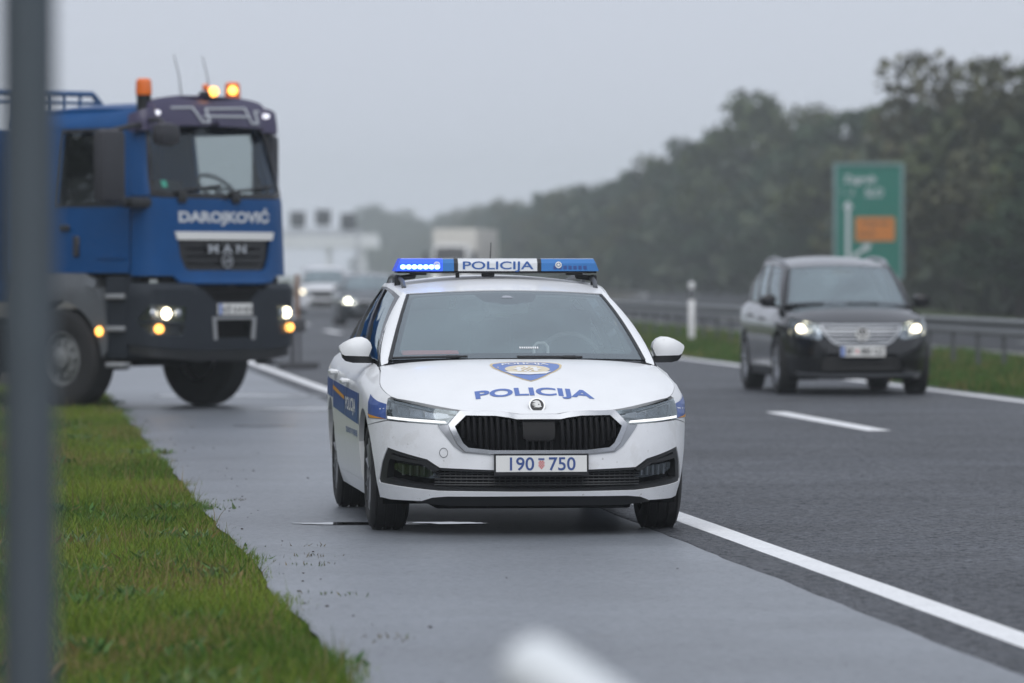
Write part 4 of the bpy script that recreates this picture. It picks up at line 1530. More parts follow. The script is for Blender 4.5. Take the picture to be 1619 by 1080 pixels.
def trees():
    leaf_material('leaf_dark', (.040, .066, .037))
    leaf_material('leaf_olive', (.066, .082, .036))
    leaf_material('leaf_autumn', (.074, .076, .042))
    leaf_material('leaf_yellow', (.095, .092, .038))
    defmat('bark', (.05, .042, .035), .9)
    kinds = []
    for i, (mt, sh) in enumerate((('leaf_dark', 'round'), ('leaf_olive', 'round'), ('leaf_autumn', 'round'), ('leaf_dark', 'tall'), ('leaf_olive', 'tall'), ('leaf_yellow', 'round'))):
        me, cl = crown_mesh(20 + i, shape=sh)
        me.materials.append(M[mt])
        b = B().tube([(0, 0, -.01), (.01, 0, .25), (0, .01, .5), (.01, .0, .8)], [.022, .017, .012, .004], 8)
        for k in range(0, 8):
            q = cl[k]
            z0 = max(.2, q[2] - .2)
            b.tube([(.005, 0, z0), (q[0] * .6, q[1] * .6, q[2] - .06), tuple(q[:3])], [.009, .006, .002], 5)
        tm = bpy.data.meshes.new('trunk')
        tm.from_pydata([tuple(v) for v in b.v], [], b.f)
        tm.materials.append(M['bark'])
        kinds.append((me, tm))
    names = ['dark green', 'olive', 'brownish', 'slim dark', 'slim olive', 'yellowish']
    made = []
    def one(u, y, h, k, wd, row, where, grp):
        x = (u - 809.5) / 7800 * y
        o = empty('broadleaf_tree', (x, y, -.12), random.uniform(0, 6.28))
        o.scale = (h * wd, h * wd, h)
        tag(o, None, 'tree', grp)
        made.append((u, o, f'{names[k]} tree {row} {where}'))
        link_mesh('crown', kinds[k][0], o)
        link_mesh('trunk', kinds[k][1], o)
    def pick(p):
        return random.choices(range(6), p)[0]
    def zone(u):
        if u < 700: return 'of misty wood behind light bar', 'misty far trees'
        if u < 1000: return 'of hazy wood above police car', 'hazy middle trees'
        if u < 1318: return 'of wood left of green sign', 'trees left of the green sign'
        if u < 1430: return 'of wood behind green sign', 'trees behind the green sign'
        return 'of wood right of green sign', 'trees right of the green sign'
    # skyline trees
    u = 588
    while u < 1900:
        v = np.interp(u, *np.array(SKY).T) + random.uniform(-5, 8)
        y = np.interp(u, *np.array(DEP).T) * random.uniform(1.0, 1.06)
        h = CAM_H + .12 + (430 - v) / 7800 * y
        p = (5, 3, .25, 2, 1, .05) if u < 1400 else (1.5, 4, 2.2, .6, 1.5, .8)
        one(u, y, h, pick(p), random.uniform(.85, 1.15), 'on the skyline', *zone(u))
        u += random.uniform(.28, .42) * h / y * 7800 * (.62 if u > 1000 else .42)
    # lower trees stepping down towards the road
    for frac, dd, st, row in ((.72, .96, .55, 'in the upper part'), (.5, .92, .62, 'in the middle'), (.30, .88, .7, 'at the foot')):
        u = 590 + 40 * frac
        while u < 1900:
            v0 = np.interp(u, *np.array(SKY).T)
            y = np.interp(u, *np.array(DEP).T) * dd * random.uniform(.98, 1.02)
            v = 430 + (v0 - 430) * frac * random.uniform(.85, 1.12)
            h = CAM_H + .12 + (430 - v) / 7800 * y
            p = (5, 3, .5, 1, .6, .1) if u < 1400 else (2, 3, 3, .4, .4, 1.0)
            one(u, y, max(h, 2.5), pick(p), random.uniform(1.1, 1.6), row, *zone(u))
            u += st * max(h, 2.5) / y * 7800 * random.uniform(.75, 1.1) * (1 if u > 1000 else .75)
    made.sort(key=lambda q: q[0])
    ORD = 'first second third fourth fifth sixth seventh eighth ninth tenth eleventh twelfth'.split()
    for lab in sorted({q[2] for q in made}):
        same = [q[1] for q in made if q[2] == lab]
        for i, o in enumerate(same):
            o['label'] = lab if len(same) == 1 else f'{lab}, {ORD[min(i, 11)]} from left'
    # thicket beyond the left verge: its reflection shows in the car windows
    r = np.random.default_rng(8)
    V = []
    for k in range(22):
        y = -20 + 8 * k
        vs = np.array([v.co for v in kinds[k % 3][0].vertices])
        h = r.uniform(8, 12)
        V.append(vs * np.array([h, h, h]) + np.array([float(np.interp(y, _ys, _cx)) - 19 - r.uniform(0, 3), y, -2.2]))
    V = np.concatenate(V)
    me = bpy.data.meshes.new('thicket')
    nq = len(V) // 4
    me.from_pydata(V.tolist(), [], [(4 * i, 4 * i + 1, 4 * i + 2, 4 * i + 3) for i in range(nq)])
    leaf_material('leaf_thicket', (.040, .052, .026), .0)
    tag(link_mesh('thicket', me, None, 'leaf_thicket'), kind='stuff')
    # undergrowth and the body of the wood behind, reads as one mass
    r = np.random.default_rng(5)
    n = 26000
    uu = r.uniform(590, 1900, n)
    d0 = np.interp(uu, *np.array(DEP).T)
    yy = d0 * r.uniform(.86, 1.12, n)
    v0 = np.interp(uu, *np.array(SKY).T)
    hmax = (430 - v0) / 7800 * d0 * .78
    zz = -.1 + (hmax + 1.2) * r.uniform(0, 1, n) ** 1.2 * np.clip((yy / d0 - .80) / .2, .2, 1)
    xx = (uu - 809.5) / 7800 * d0 + r.normal(0, 1, n)
    s = r.uniform(.35, .9, n)
    n1 = r.normal(0, 1, (n, 3)); n1 /= np.linalg.norm(n1, axis=1)[:, None]
    n2 = np.cross(n1, r.normal(0, 1, (n, 3))); n2 /= np.linalg.norm(n2, axis=1)[:, None]
    c = np.stack([xx, yy, zz], 1)
    a, b_ = n1 * s[:, None], n2 * s[:, None] * .8
    V = np.stack([c - a, c - b_, c + a, c + b_], 1).reshape(-1, 3)
    me = bpy.data.meshes.new('undergrowth')
    me.from_pydata(V.tolist(), [], [(4 * i, 4 * i + 1, 4 * i + 2, 4 * i + 3) for i in range(n)])
    leaf_material('leaf_under', (.044, .056, .033), .0)
    tag(link_mesh('undergrowth', me, None, 'leaf_under'), kind='stuff')

def haze():
    m = bpy.data.materials.new('haze')
    m.use_nodes = True
    n, l = m.node_tree.nodes, m.node_tree.links
    n.clear()
    o = n.new('ShaderNodeOutputMaterial')
    v = n.new('ShaderNodeVolumePrincipled')
    v.inputs['Color'].default_value = (.92, .975, 1.0, 1)
    v.inputs['Density'].default_value = .0006
    v.inputs['Anisotropy'].default_value = 0.1
    l.new(v.outputs[0], o.inputs['Volume'])
    b = B().box((0, 700, 16), (2900, 1700, 35.6))
    h = b.obj('haze', m, smooth=False)
    tag(h, kind='stuff')

# ------------------------------------------------------------------ tall family car (SUV)
def suv_shell():
    pts = [(0, 0, .850), (.15, .002, .850), (.30, .012, .850), (.43, .035, .850), (.55, .085, .858), (.66, .165, .872),
           (.74, .255, .890), (.80, .365, .908), (.842, .48, .925), (.872, .62, .948), (.892, .82, .975), (.902, 1.1, 1.0), (.905, 1.4, 1.02),
           (.905, 2.3, 1.04), (.903, 3.2, 1.07), (.89, 3.8, 1.09), (.86, 4.1, 1.10), (.80, 4.28, 1.10), (.66, 4.38, 1.09), (.4, 4.42, 1.08), (0, 4.43, 1.08)]
    ft = [(.1, .12), (.2, .05), (.3, .01), (.45, 0), (.6, .01), (.75, .03), (.85, .05)]
    st = [(.1, .09), (.2, .05), (.3, .02), (.5, .004), (.7, 0), (.85, .003), (1.05, .015)]
    rt = [(.1, .1), (.3, .02), (.7, 0), (1.1, .08)]
    return Shell(pts, ft, st, rt, .14, .06, .10, .08)

def suv_cfg(S, paint):
    return dict(paint=paint, yf=.87, yr=3.475, zw=.36, Ra=.40, doors=(1.25, 2.25, 3.22, 4.05), sill=.22, door_bottom=.33, joint=.66,
                y_corner=.42, y_cowl=1.12, cowl_y=.96, cowl_z=1.075, hood_bump=.16, hood_pow=1.8, sill_mat='black_plastic',
                fender_front=[S.F(.80, .905), S.F(.808, .80), S.F(.81, .72), S.S(.56, .672)],
                handles=((2.08, .90), (3.05, .93)), track=1.57, wr=.355, tw=.235, rim=.235, rim_mat='satin_silver',
                ws_bot=(.735, .97, 1.14, 1.075, 1.055), ws_top=(.605, 1.60, 1.70, 1.535, 1.505),
                roof_side=[(0, .635, 1.72, 1.51), (.12, .66, 2.05, 1.555), (.3, .665, 2.5, 1.585), (.5, .655, 2.95, 1.59), (.75, .635, 3.5, 1.57), (1, .60, 4.05, 1.49)],
                belt=(1.08, 4.05), roof_rear=(4.12, 1.52), roof_bump=.035,
                windows=((.035, .345, .05, .90, .93), (.38, .66, .05, .93, .92), (.70, .88, .06, .9, .84)))

def suv_front(root, S, c, paint, lamp, trim, emblem=True, plate=True):
    W, F, SS = S.fn, S.F, S.S
    yf, zw, Ra = c['yf'], c['zw'], c['Ra']
    ja = math.degrees(math.asin((c['joint'] - zw) / Ra))
    lowa = math.degrees(math.asin((c['sill'] + .02 - zw) / Ra))
    gout = [F(0, .838), F(.30, .838), F(.49, .842), F(.47, .78), F(.42, .70), F(.36, .635), F(.30, .603), F(.15, .592), F(0, .590)]
    half = [F(0, .585), F(.15, .587), F(.31, .597), F(.37, .632), F(.425, .69), F(.485, .672), F(.50, .652), F(.65, .672), F(.80, .712), SS(.56, .668)]
    half += arch_pts(S, yf, zw, Ra, 180 - ja + .6, 180 + abs(lowa), 1, 10)
    half += [F(.80, .235), F(.70, .205), F(.5, .195), F(0, .195)]
    low = [F(0, .50), F(.40, .50), F(.47, .44), F(.52, .36), F(.50, .30), F(.40, .275), F(0, .27)]
    B().panel(sym(half), W, .03, .06, [sym(low)]).obj('front_bumper', paint, root)
    lg = B().panel(sym(low), W, 0, .08, off=-.05).obj('lower_grille', 'dark_void', root)
    bb = B()
    for z in (.32, .375, .43):
        bb.tube([W(*F(x / 10 * .48, z), -.02) for x in range(-10, 11)], .012, 5)
    bb.obj('grille_mesh', 'black_plastic', lg)
    B().panel(sym([F(0, .262), F(.6, .262), F(.74, .28), F(.72, .24), F(0, .225)]), W, .03, .08, off=.012).obj('lower_lip', 'grey_plastic', root)
    for sd in (1, -1):
        m_ = (lambda q: q) if sd > 0 else mir
        fg = m_([F(.58, .44), F(.70, .45), F(.72, .39), F(.69, .355), F(.60, .36)])
        fl = B().panel(fg, W, .01, .05, off=-.004).obj('fog_lamp', 'lamp_lens', root)
        B().panel(fg, W, 0, .06, off=-.03).obj('reflector', 'grey_plastic', fl)
    # grille with three bright bars
    inn = [F(0, .818), F(.30, .818), F(.462, .824), F(.44, .77), F(.40, .705), F(.345, .65), F(.29, .622), F(.15, .612), F(0, .610)]
    gr = B().panel(sym(gout), W, .03, .05, [sym(inn)], off=.006).obj('grille_surround', trim, root)
    B().panel(sym(inn), W, 0, .08, off=-.04).obj('grille_backing', 'dark_void', gr)
    for z, xm in ((.782, .445), (.738, .42), (.690, .385), (.648, .335)):
        pl_ = sym([F(0, z + .010), F(xm, z + .010), F(xm - .008, z - .010), F(0, z - .010)])
        B().panel(pl_, W, .02, .06).obj('grille_bar', trim, gr)
    if emblem:
        q = Vector(W(0, .722, .012))
        fl_ = flat(q, (1, 0, 0), (0, .12, 1))
        em = B().panel(ellipse(0, 0, .078, .078, 28), fl_, .014, .04, off=.010).obj('badge', 'gloss_black', root)
        rg = B().panel(ellipse(0, 0, .078, .078, 28), fl_, .006, .04, [ellipse(0, 0, .066, .066, 28)], off=.016)
        for pts in ([(-.040, .052), (-.028, .052), (0, -.0), (.028, .052), (.040, .052), (.006, -.012), (-.006, -.012)],
                    [(-.066, .012), (-.052, .02), (-.030, -.040), (-.007, .012), (.007, .012), (.030, -.040), (.052, .02), (.066, .012), (.036, -.062), (.024, -.062), (0, -.012), (-.024, -.062), (-.036, -.062)]):
            rg.panel(pts, fl_, .006, .04, off=.016)
        rg.obj('badge_letters', 'plate_white', em)
    if plate:
        pf = flat((0, -.03, .525), (1, 0, 0), (0, .04, 1))
        p_ = B().panel([(-.265, -.06), (.265, -.06), (.265, .06), (-.265, .06)], pf, .02, .1).obj('number_plate', 'plate_white', root)
        B().panel([(-.262, -.057), (-.215, -.057), (-.215, .057), (-.262, .057)], pf, 0, .1, off=.002).obj('plate_band', 'shield_blue', p_, smooth=False)
        lettering('plate_digits', 'BP', lambda a, b, o=0.0: pf(a - .155, b, o), 'gloss_black', p_, w=.09, h=.075, bold=.02, off=.002)
        B().panel([(-.08, -.02), (-.055, -.02), (-.055, .02), (-.08, .02)], pf, 0, .1, off=.002).obj('plate_crest', 'red_film', p_, smooth=False)
        lettering('plate_digits', '880 GZ', lambda a, b, o=0.0: pf(a + .11, b, o), 'gloss_black', p_, w=.27, h=.075, bold=.02, off=.002)
    for sd in (1, -1):
        m_ = (lambda q: q) if sd > 0 else mir
        hp = m_([F(.50, .842), F(.60, .858), F(.70, .876), F(.795, .902), F(.803, .80), F(.805, .722), F(.65, .682), F(.505, .662), F(.475, .70), F(.485, .77)])
        hl = B().panel(hp, W, .02, .05, off=.003).obj('headlight', 'lamp_lens', root)
        B().panel(hp, W, 0, .05, off=-.06).obj('lamp_bowl', 'lamp_silver', hl)
        q = Vector(W(*F(sd * .715, .80), -.03))
        B().sphere(q, .046, 8).obj('lit_bulb', lamp, hl)
        q2 = Vector(W(*F(sd * .585, .765), -.045))
        B().sphere(q2, .045, 8).obj('bulb', 'lamp_silver', hl)

def suv(name, paint, lamp, trim, x, y, hd, label, cat, mirror='gloss_black', **kw):
    root = empty(name)
    tag(root, label, cat)
    S = suv_shell()
    c = suv_cfg(S, paint)
    r = car_body(root, S, c)
    suv_front(root, S, c, paint, lamp, trim, **kw)
    for sd in (1, -1):
        door_mirror(root, sd, .835, 1.30, 1.075, mirror, 1.08)
        q = [r['roof'](sd * .95, v, .0) for v in (.06, .10, .18, .4, .6, .8, .92)]
        hh = [0, .02, .034, .038, .038, .03, 0]
        B().tube([p + Vector((0, 0, h)) for p, h in zip(q, hh)], .02, 8).obj('roof_rail', 'satin_silver', root)
    place(root, x, y, hd)
    return root

def estate(name, paint, x, y, hd, label, cat):
    root = empty(name)
    tag(root, label, cat)
    S = estate_shell()
    c = estate_cfg(S, paint)
    car_body(root, S, c)
    estate_front(root, S, c, paint, 'headlight_cool', True)
    for sd in (1, -1):
        door_mirror(root, sd, .818, 1.30, .975, paint)
    place(root, x, y, hd)
    return root

# ------------------------------------------------------------------ lorries
def cab_shell(top=3.24):
    pts = [(0, 0, top), (.45, .008, top), (.80, .04, top), (1.0, .10, top - .01), (1.12, .19, top - .02), (1.19, .33, top - .03), (1.22, .55, top - .03), (1.225, .9, top - .03), (1.225, 1.5, top - .03), (1.225, 2.05, top - .03),
           (1.20, 2.2, top - .03), (1.1, 2.27, top - .03), (.8, 2.29, top - .03), (0, 2.30, top - .03)]
    ft = [(.4, .12), (.55, .02), (.75, 0), (1.3, 0), (1.37, .09), (1.5, .10), (2.2, .13), (2.3, .145), (2.95, .38), (3.3, .50)]
    st = [(.4, .05), (1.3, 0), (1.37, .075), (2.2, .10), (2.9, .20), (3.2, .27)]
    rt = [(.4, 0), (3.3, 0)]
    return Shell(pts, ft, st, rt, .22, .22, .16, .05)

defmat('truck_blue', (0.002, 0.062, 0.205), 0.4, coat=.0, spec=.2, var=(3, .06))
defmat('visor_purple', (0.042, 0.034, 0.085), .35, coat=.4)
defmat('truck_bumper', (0.020, 0.025, 0.033), .6, spec=.22, var=(4, .1))
defmat('mudguard_grey', (0.10, 0.11, 0.12), .7, var=(3, .12))
defmat('step_grey', (0.26, 0.27, 0.28), .6)
defmat('mirror_grey', (0.030, 0.030, 0.037), .5)
defmat('cab_dark', (.03, .032, .035), .9)
defmat('truck_letter', (.55, .58, .62), .4)
defmat('truck_rim', (.17, .18, .18), .6, var=(9, .2))

def truck():
    root = empty('recovery_truck')
    tag(root, 'blue lorry with a purple sun visor and orange beacons turning on the hard shoulder', 'lorry')
    S = cab_shell()
    W, F, SS = S.fn, S.F, S.S
    Bl = 'truck_blue'
    # front bumper with cut-outs for lamps
    lamp = [F(.70, 1.09), F(1.10, 1.115), SS(.30, .95), F(.72, .93)]
    ind = [F(.72, .905), SS(.30, .92), F(1.09, .80), F(.76, .79)]
    rec = [F(-.29, .955), F(.29, .955), F(.27, .76), F(-.27, .76)]
    half = [F(0, 1.15), F(.30, 1.15), F(.46, 1.27), F(.60, 1.335), F(1.0, 1.345), SS(.40, 1.34), SS(.45, .70), F(1.0, .66), F(.6, .635), F(0, .63)]
    bp = B().panel(sym(half), W, .06, .1, [lamp, mir(lamp), ind, mir(ind), rec]).obj('front_bumper', 'truck_bumper', root)
    B().panel(sym([F(0, .625), F(.6, .63), F(1.0, .655), SS(.42, .69), SS(.42, .60), F(1.0, .55), F(.5, .50), F(0, .50)]), W, .06, .1, off=-.02).obj('bumper_lip', 'black_plastic', bp)
    B().panel(rec, W, 0, .15, off=-.10).obj('tow_recess', 'dark_void', bp)
    fr = [F(-.34, .985), F(.34, .985), F(.315, .74), F(.265, .74), F(.285, .955), F(-.285, .955), F(-.265, .74), F(-.315, .74)]
    B().panel(fr, W, .02, .08, off=.012).obj('recess_frame', 'step_grey', bp)
    for sd in (1, -1):
        m_ = (lambda q: q) if sd > 0 else mir
        hl = B().panel(m_(lamp), W, .02, .08, off=-.01).obj('headlight', 'lamp_lens', root)
        B().panel(m_(lamp), W, 0, .1, off=-.07).obj('lamp_bowl', 'grey_plastic', hl)
        for x, r_, mt in ((1.07, .055, 'lamp_silver'), (.94, .062, 'headlight_on'), (.80, .055, 'lamp_silver')):
            B().sphere(W(*F(sd * x, 1.022), -.03), r_, 8, (1, .6, 1)).obj('lit_bulb' if mt == 'headlight_on' else 'bulb', mt, hl)
        il = B().panel(m_(ind), W, .02, .08, off=-.01).obj('indicator', 'lamp_lens', root)
        B().panel(m_(ind), W, 0, .1, off=-.05).obj('lamp_bowl', 'grey_plastic', il)
        B().sphere(W(*F(sd * 1.02, .862), -.02), .06, 8, (1.1, .5, .8)).obj('lit_bulb', 'amber_on', il)
    B().panel(sym([F(0, 1.36), F(.62, 1.36), F(1.0, 1.46), F(.9, 1.30), F(.4, 1.1), F(0, 1.0)]), W, 0, .12, off=-.08).obj('bumper_gap', 'dark_void', root)
    # blue nose panel round the black grille
    gp = [F(0, 1.80), F(.72, 1.80), F(.69, 1.62), F(.63, 1.50), F(.57, 1.475), F(0, 1.475)]
    half = [F(0, 2.235), F(.86, 2.24), SS(.30, 2.26), SS(.42, 2.26), SS(.42, 1.42), F(.94, 1.42), F(.80, 1.42), F(.72, 1.36), F(.56, 1.345), F(0, 1.345)]
    B().panel(sym(half), W, .03, .1, [sym(gp)]).obj('nose_panel', Bl, root)
    g = B().panel(sym(gp), W, .02, .1, off=-.035).obj('grille', 'gloss_black', root)
    for z in (1.55, 1.63, 1.71):
        B().tube([W(*F(x / 8 * .56, z), -.02) for x in range(-8, 9)], .014, 6).obj('grille_bar', 'gloss_black', g)
    B().panel(sym([F(0, 1.885), F(.76, 1.885), F(.73, 1.80), F(0, 1.80)]), W, .05, .1, off=.02).obj('chrome_strip', 'plate_white', root)
    lettering('maker_letters', 'M A N', lambda a, b, o=0.0: W(*F(a, 1.705 + b), o), 'chrome', root, w=.58, h=.095, bold=.03, off=.012)
    lion = [(-.08, -.05), (-.05, -.05), (-.04, -.01), (.03, -.01), (.04, -.05), (.07, -.05), (.06, .0), (.085, .045), (.05, .06), (.03, .03), (-.05, .03), (-.09, .05), (-.07, .02)]
    B().panel(ellipse(0, 1.575, .085, .075, 20), lambda a, b, o=0.0: W(*F(a, b), o), .01, .1, [ellipse(0, 1.575, .068, .06, 20)], off=.008).obj('badge_ring', 'satin_silver', root)
    B().panel([(a * .55, b * .6 + 1.572) for a, b in lion], lambda a, b, o=0.0: W(*F(a, b), o), .008, .1, off=.008).obj('lion_badge', 'satin_silver', root)
    lettering('owner_lettering', 'DAROJKOVIĆ', lambda a, b, o=0.0: W(*F(a, 2.045 + b), o), 'truck_letter', root, w=1.40, h=.19, bold=.045, off=.006)
    # number plate
    pf = flat(Vector(W(0, 1.065, .02)), (1, 0, 0), (0, 0, 1))
    p_ = B().panel([(-.26, -.06), (.26, -.06), (.26, .06), (-.26, .06)], pf, .02, .2).obj('number_plate', 'plate_white', root)
    B().panel([(-.258, -.058), (-.21, -.058), (-.21, .058), (-.258, .058)], pf, 0, .1, off=.002).obj('plate_band', 'shield_blue', p_, smooth=False)
    lettering('plate_digits', 'KŽ 510 EO', lambda a, b, o=0.0: pf(a + .03, b, o), 'gloss_black', p_, w=.44, h=.08, bold=.02, off=.002)
    # windscreen, frame
    wsq = [F(0, 2.29), F(.82, 2.295), F(.955, 2.33), F(.965, 2.45), F(.885, 2.97), F(.82, 3.03), F(0, 3.045)]
    wout = [F(0, 2.24), F(.86, 2.245), F(1.01, 2.27), F(1.01, 2.45), F(.92, 3.06), F(0, 3.075)]
    w_ = B().panel(sym(wsq), W, 0, .12, off=-.02).obj('windscreen', 'truck_glass', root)
    B().panel(sym(wout), W, .03, .12, [sym(wsq)]).obj('windscreen_frame', 'gloss_black', w_)
    for x0, x1 in ((-.75, -.05), (.05, .78)):
        wp = B().tube([W(*F(x0 + (x1 - x0) * k / 6, 2.30 + .012 * k), .02) for k in range(7)], .016, 6)
        wp.box(Vector(W(*F(x0 + .1, 2.25), .02)), (.12, .05, .12), .02)
        wp.obj('wiper', 'black_plastic', root)
    # A pillar, doors, back panel per side
    for sd in (1, -1):
        sp = lambda y, z: SS(y, z, sd)
        m_ = (lambda q: q) if sd > 0 else mir
        ppl = m_([F(1.014, 2.27), SS(.44, 2.27), SS(.60, 3.0), F(.925, 3.06)])
        B().panel(ppl, W, .04, .1).obj('cab_pillar', Bl, root)
        win = [sp(.53, 2.18), sp(1.55, 2.18), sp(1.55, 2.95), sp(.68, 2.96)]
        dr = B().panel([sp(.445, 1.45), sp(1.60, 1.45), sp(1.60, 3.0), sp(.605, 3.0), sp(.45, 2.27)], W, .04, .1, [win]).obj('door', Bl, root)
        B().panel(win, W, .005, .2, off=-.02).obj('side_window', 'truck_glass', dr)
        wf = [sp(.50, 2.15), sp(1.58, 2.15), sp(1.58, 2.98), sp(.66, 2.985)]
        B().panel(wf, W, .01, .2, [win], off=.006).obj('window_seal', 'black_plastic', dr)
        B().box(Vector(W(*sp(1.40, 1.93), .02)), (.03, .16, .06), .012).obj('door_handle', 'black_plastic', dr)
        B().box(Vector(W(*sp(1.22, 1.73), .012)), (.03, .09, .22), .012).obj('side_vent', 'mirror_grey', dr)
        B().panel([sp(.50, 1.60), sp(.92, 1.60), sp(.90, 1.64), sp(.52, 1.64)], W, .02, .1, off=.014).obj('door_fold', Bl, dr)
        B().panel([sp(1.605, 1.45), sp(2.1, 1.45), (sd * S.T[-1], 1.45), (sd * S.T[-1], 3.0), sp(2.1, 3.0), sp(1.605, 3.0)], W, .04, .15).obj('rear_cab_panel', Bl, root)
        B().panel([sp(.605, 3.003), sp(1.3, 3.003), sp(2.1, 3.003), (sd * S.T[-1], 3.003), (sd * S.T[-1], 3.2), sp(2.1, 3.2), sp(1.2, 3.205), sp(.50, 3.205)], W, .04, .1).obj('roof_edge', Bl, root)
        # mudguard, steps
        yc, zc = 1.42, .53
        mg = arch_pts(S, yc, zc, .63, 10, 178, sd, 16) + [sp(.72, .62), sp(.70, .80), sp(.76, 1.15), sp(.90, 1.36), sp(1.1, 1.445), sp(2.0, 1.445), sp(2.12, 1.2), sp(2.12, .64)]
        B().panel(mg, W, .30, .1, off=.02).obj('mudguard', 'mudguard_grey', root)
        B().sphere(W(*sp(.80, .835), .03), .05, 8, (.6, 1, 1)).obj('side_marker', 'amber_on', root)
        st = B()
        st.box((sd * 1.0, .60, .98), (.36, .30, .86), .02)
        so = st.obj('step_well', 'truck_bumper', root)
        for z in (1.20, .86, .48):
            B().box((sd * 1.16, .585, z), (.16, .25, .055), .012).obj('step', 'step_grey', so)
        # mirrors
        ax = sd * 1.72 if sd < 0 else 1.16
        my = .16 if sd < 0 else .62
        arm = B().tube([(sd * .98, .40, 3.02), ((sd * .98 + ax) / 2, (.34 + my) / 2, 2.98), (ax, my, 2.92)], .03, 6)
        ao = arm.obj('mirror_arm', 'black_plastic', root)
        if sd < 0:
            arm = B().tube([(sd * 1.1, .40, 2.2), ((sd * 1.1 + ax) / 2, (.4 + my) / 2, 2.17), (ax, my, 2.24)], .03, 6)
            arm.box((sd * 1.14, .34, 2.19), (.34, .20, .12), .05)
            arm.obj('mirror_arm', 'black_plastic', root)
        mb = B().box((ax, my, 2.56), (.34, .18, .76), .07) if sd < 0 else B().box((ax, my, 2.60), (.14, .30, .70), .06)
        mb.obj('mirror_housing', 'mirror_grey', ao)
        B().box((ax, my + (.10 if sd < 0 else .155), 2.56), (.26 if sd < 0 else .10, .02, .66), .01).obj('mirror_glass', 'gloss_black', ao)
    # kerb mirror over the windscreen corner on the passenger side
    km = B().tube([(-.96, .36, 3.06), (-1.02, .12, 3.06), (-1.04, .02, 3.0)], .025, 6)
    km.box((-1.04, .0, 2.90), (.30, .18, .24), .08)
    km.obj('kerb_mirror', 'mirror_grey', root)
    # roof
    rf = [(-.86, .70), (-.72, .46), (.72, .46), (.86, .70), (.90, 2.1), (-.90, 2.1)]
    def rfn(a, b, off=0.0):
        return Vector((a, b, 3.19 + .09 * (1 - (a / .95) ** 2) - .05 * ((b - 1.3) / 1.0) ** 2 + off))
    B().panel(rf, rfn, .05, .12).obj('roof', Bl, root)
    # visor
    VF = lambda x, z: (F(x, 2.93)[0], z)
    vis = [VF(0, 3.02), VF(.78, 3.005), VF(.90, 2.965), (SS(.50, 0)[0], 2.94), (SS(.50, 0)[0], 3.12), VF(.93, 3.21), VF(.80, 3.29), VF(.45, 3.335), VF(0, 3.345)]
    def vfn(t, z, off=0.0):
        k = max(0.0, (z - 2.95) / .40)
        q = W(t, 2.93, off + .10 - .02 * k - .11 * k ** 3)
        return Vector((q[0], q[1], z))
    vo = B().panel(sym(vis), vfn, .08, .08).obj('sun_visor', 'visor_purple', root)
    B().grid(lambda u, v: (u * (.88 - .02 * v), .34 + .16 * u * u + .18 * v, 3.325 - .03 * v - .10 * u * u * u * u), [i / 8 - 1 for i in range(17)], [0, .5, 1]).obj('visor_top', 'visor_purple', vo)
    art = B()
    strokes = [[(-.62, 3.20), (-.32, 3.21), (-.20, 3.06), (-.08, 3.06), (-.12, 3.20), (.50, 3.22), (.58, 3.06), (.68, 3.06), (.66, 3.19), (.74, 3.19)], [(-.16, 3.12), (.52, 3.13)]]
    for q in strokes:
        for (a, b) in zip(q[:-1], q[1:]):
            art.tube([Vector(vfn(*VF(a[0] + (b[0] - a[0]) * k / 4, a[1] + (b[1] - a[1]) * k / 4), .005)) for k in range(5)], .016, 4)
    art.obj('visor_emblem', 'truck_letter', vo)
    for sd in (1, -1):
        B().box(Vector(vfn(*VF(sd * .86, 3.14), .015)), (.08, .05, .05), .015).obj('marker_lamp', mat('marker', (.9, .9, .95), .4, emit=(.9, .9, 1), estr=.8), vo)
    # beacons, aerials
    def beacon(x, y, z, on):
        b = B().lathe([(.001, -.17), (.075, -.17), (.075, -.02), (.085, 0)], (x, y, z), 'z', 16).obj('beacon_base', 'black_plastic', root)
        B().lathe([(.082, 0), (.086, .03), (.082, .15), (.06, .175), (.001, .18)], (x, y, z), 'z', 16).obj('beacon_lens', 'amber_lens', b)
        if on:
            B().sphere((x - .05, y - .05, z + .085), .052, 8).obj('lit_lamp', 'amber_on', b)
    beacon(-.86, .50, 3.33, False)
    beacon(.56, .55, 3.33, True)
    lb = B().box((.02, .40, 3.35), (.16, .14, .08), .02).obj('work_lamp', 'black_plastic', root)
    B().sphere((.02, .32, 3.385), .055, 8).obj('lit_lamp', 'amber_on', lb)
    B().sphere((-.06, .36, 3.43), .04, 8).obj('lamp_glass', 'amber_lens', lb)
    for x in (-.22, .22):
        B().tube([(x, .55, 3.25), (x - .02, .58, 3.55), (x - .06, .62, 3.78)], [.008, .006, .004], 5).obj('aerial', 'black_plastic', root)
    # cabin inside
    cb = B().box((0, .62, 2.06), (1.96, .55, .26), .08)
    cb.box((.35, .48, 2.18), (.7, .36, .16), .07)
    cb.obj('dashboard', 'interior', root)
    fl = B().box((0, 1.3, 1.42), (2.0, 1.9, .08)).box((0, 2.2, 2.2), (1.9, .06, 1.5))
    fl.obj('cab_lining', 'cab_dark', root)
    for sd in (1, -1):
        st = B().box((sd * .62, 1.62, 2.12), (.52, .18, .7), .07, Matrix.Rotation(R(-10), 3, 'X'))
        st.box((sd * .62, 1.3, 1.82), (.52, .5, .2), .06)
        st.obj('seat', 'cab_dark', root)
    mtx = Matrix.Translation((.58, .80, 2.36)) @ Matrix.Rotation(R(40), 4, 'X')
    pts = [mtx @ Vector((.235 * math.cos(2 * math.pi * k / 24), .235 * math.sin(2 * math.pi * k / 24), 0)) for k in range(25)]
    sw = B().tube(pts, .02, 6, False)
    sw.tube([pts[0], pts[12]], .02, 6)
    sw.tube([mtx @ Vector((0, 0, 0)), (.58, .6, 2.1)], .04, 6)
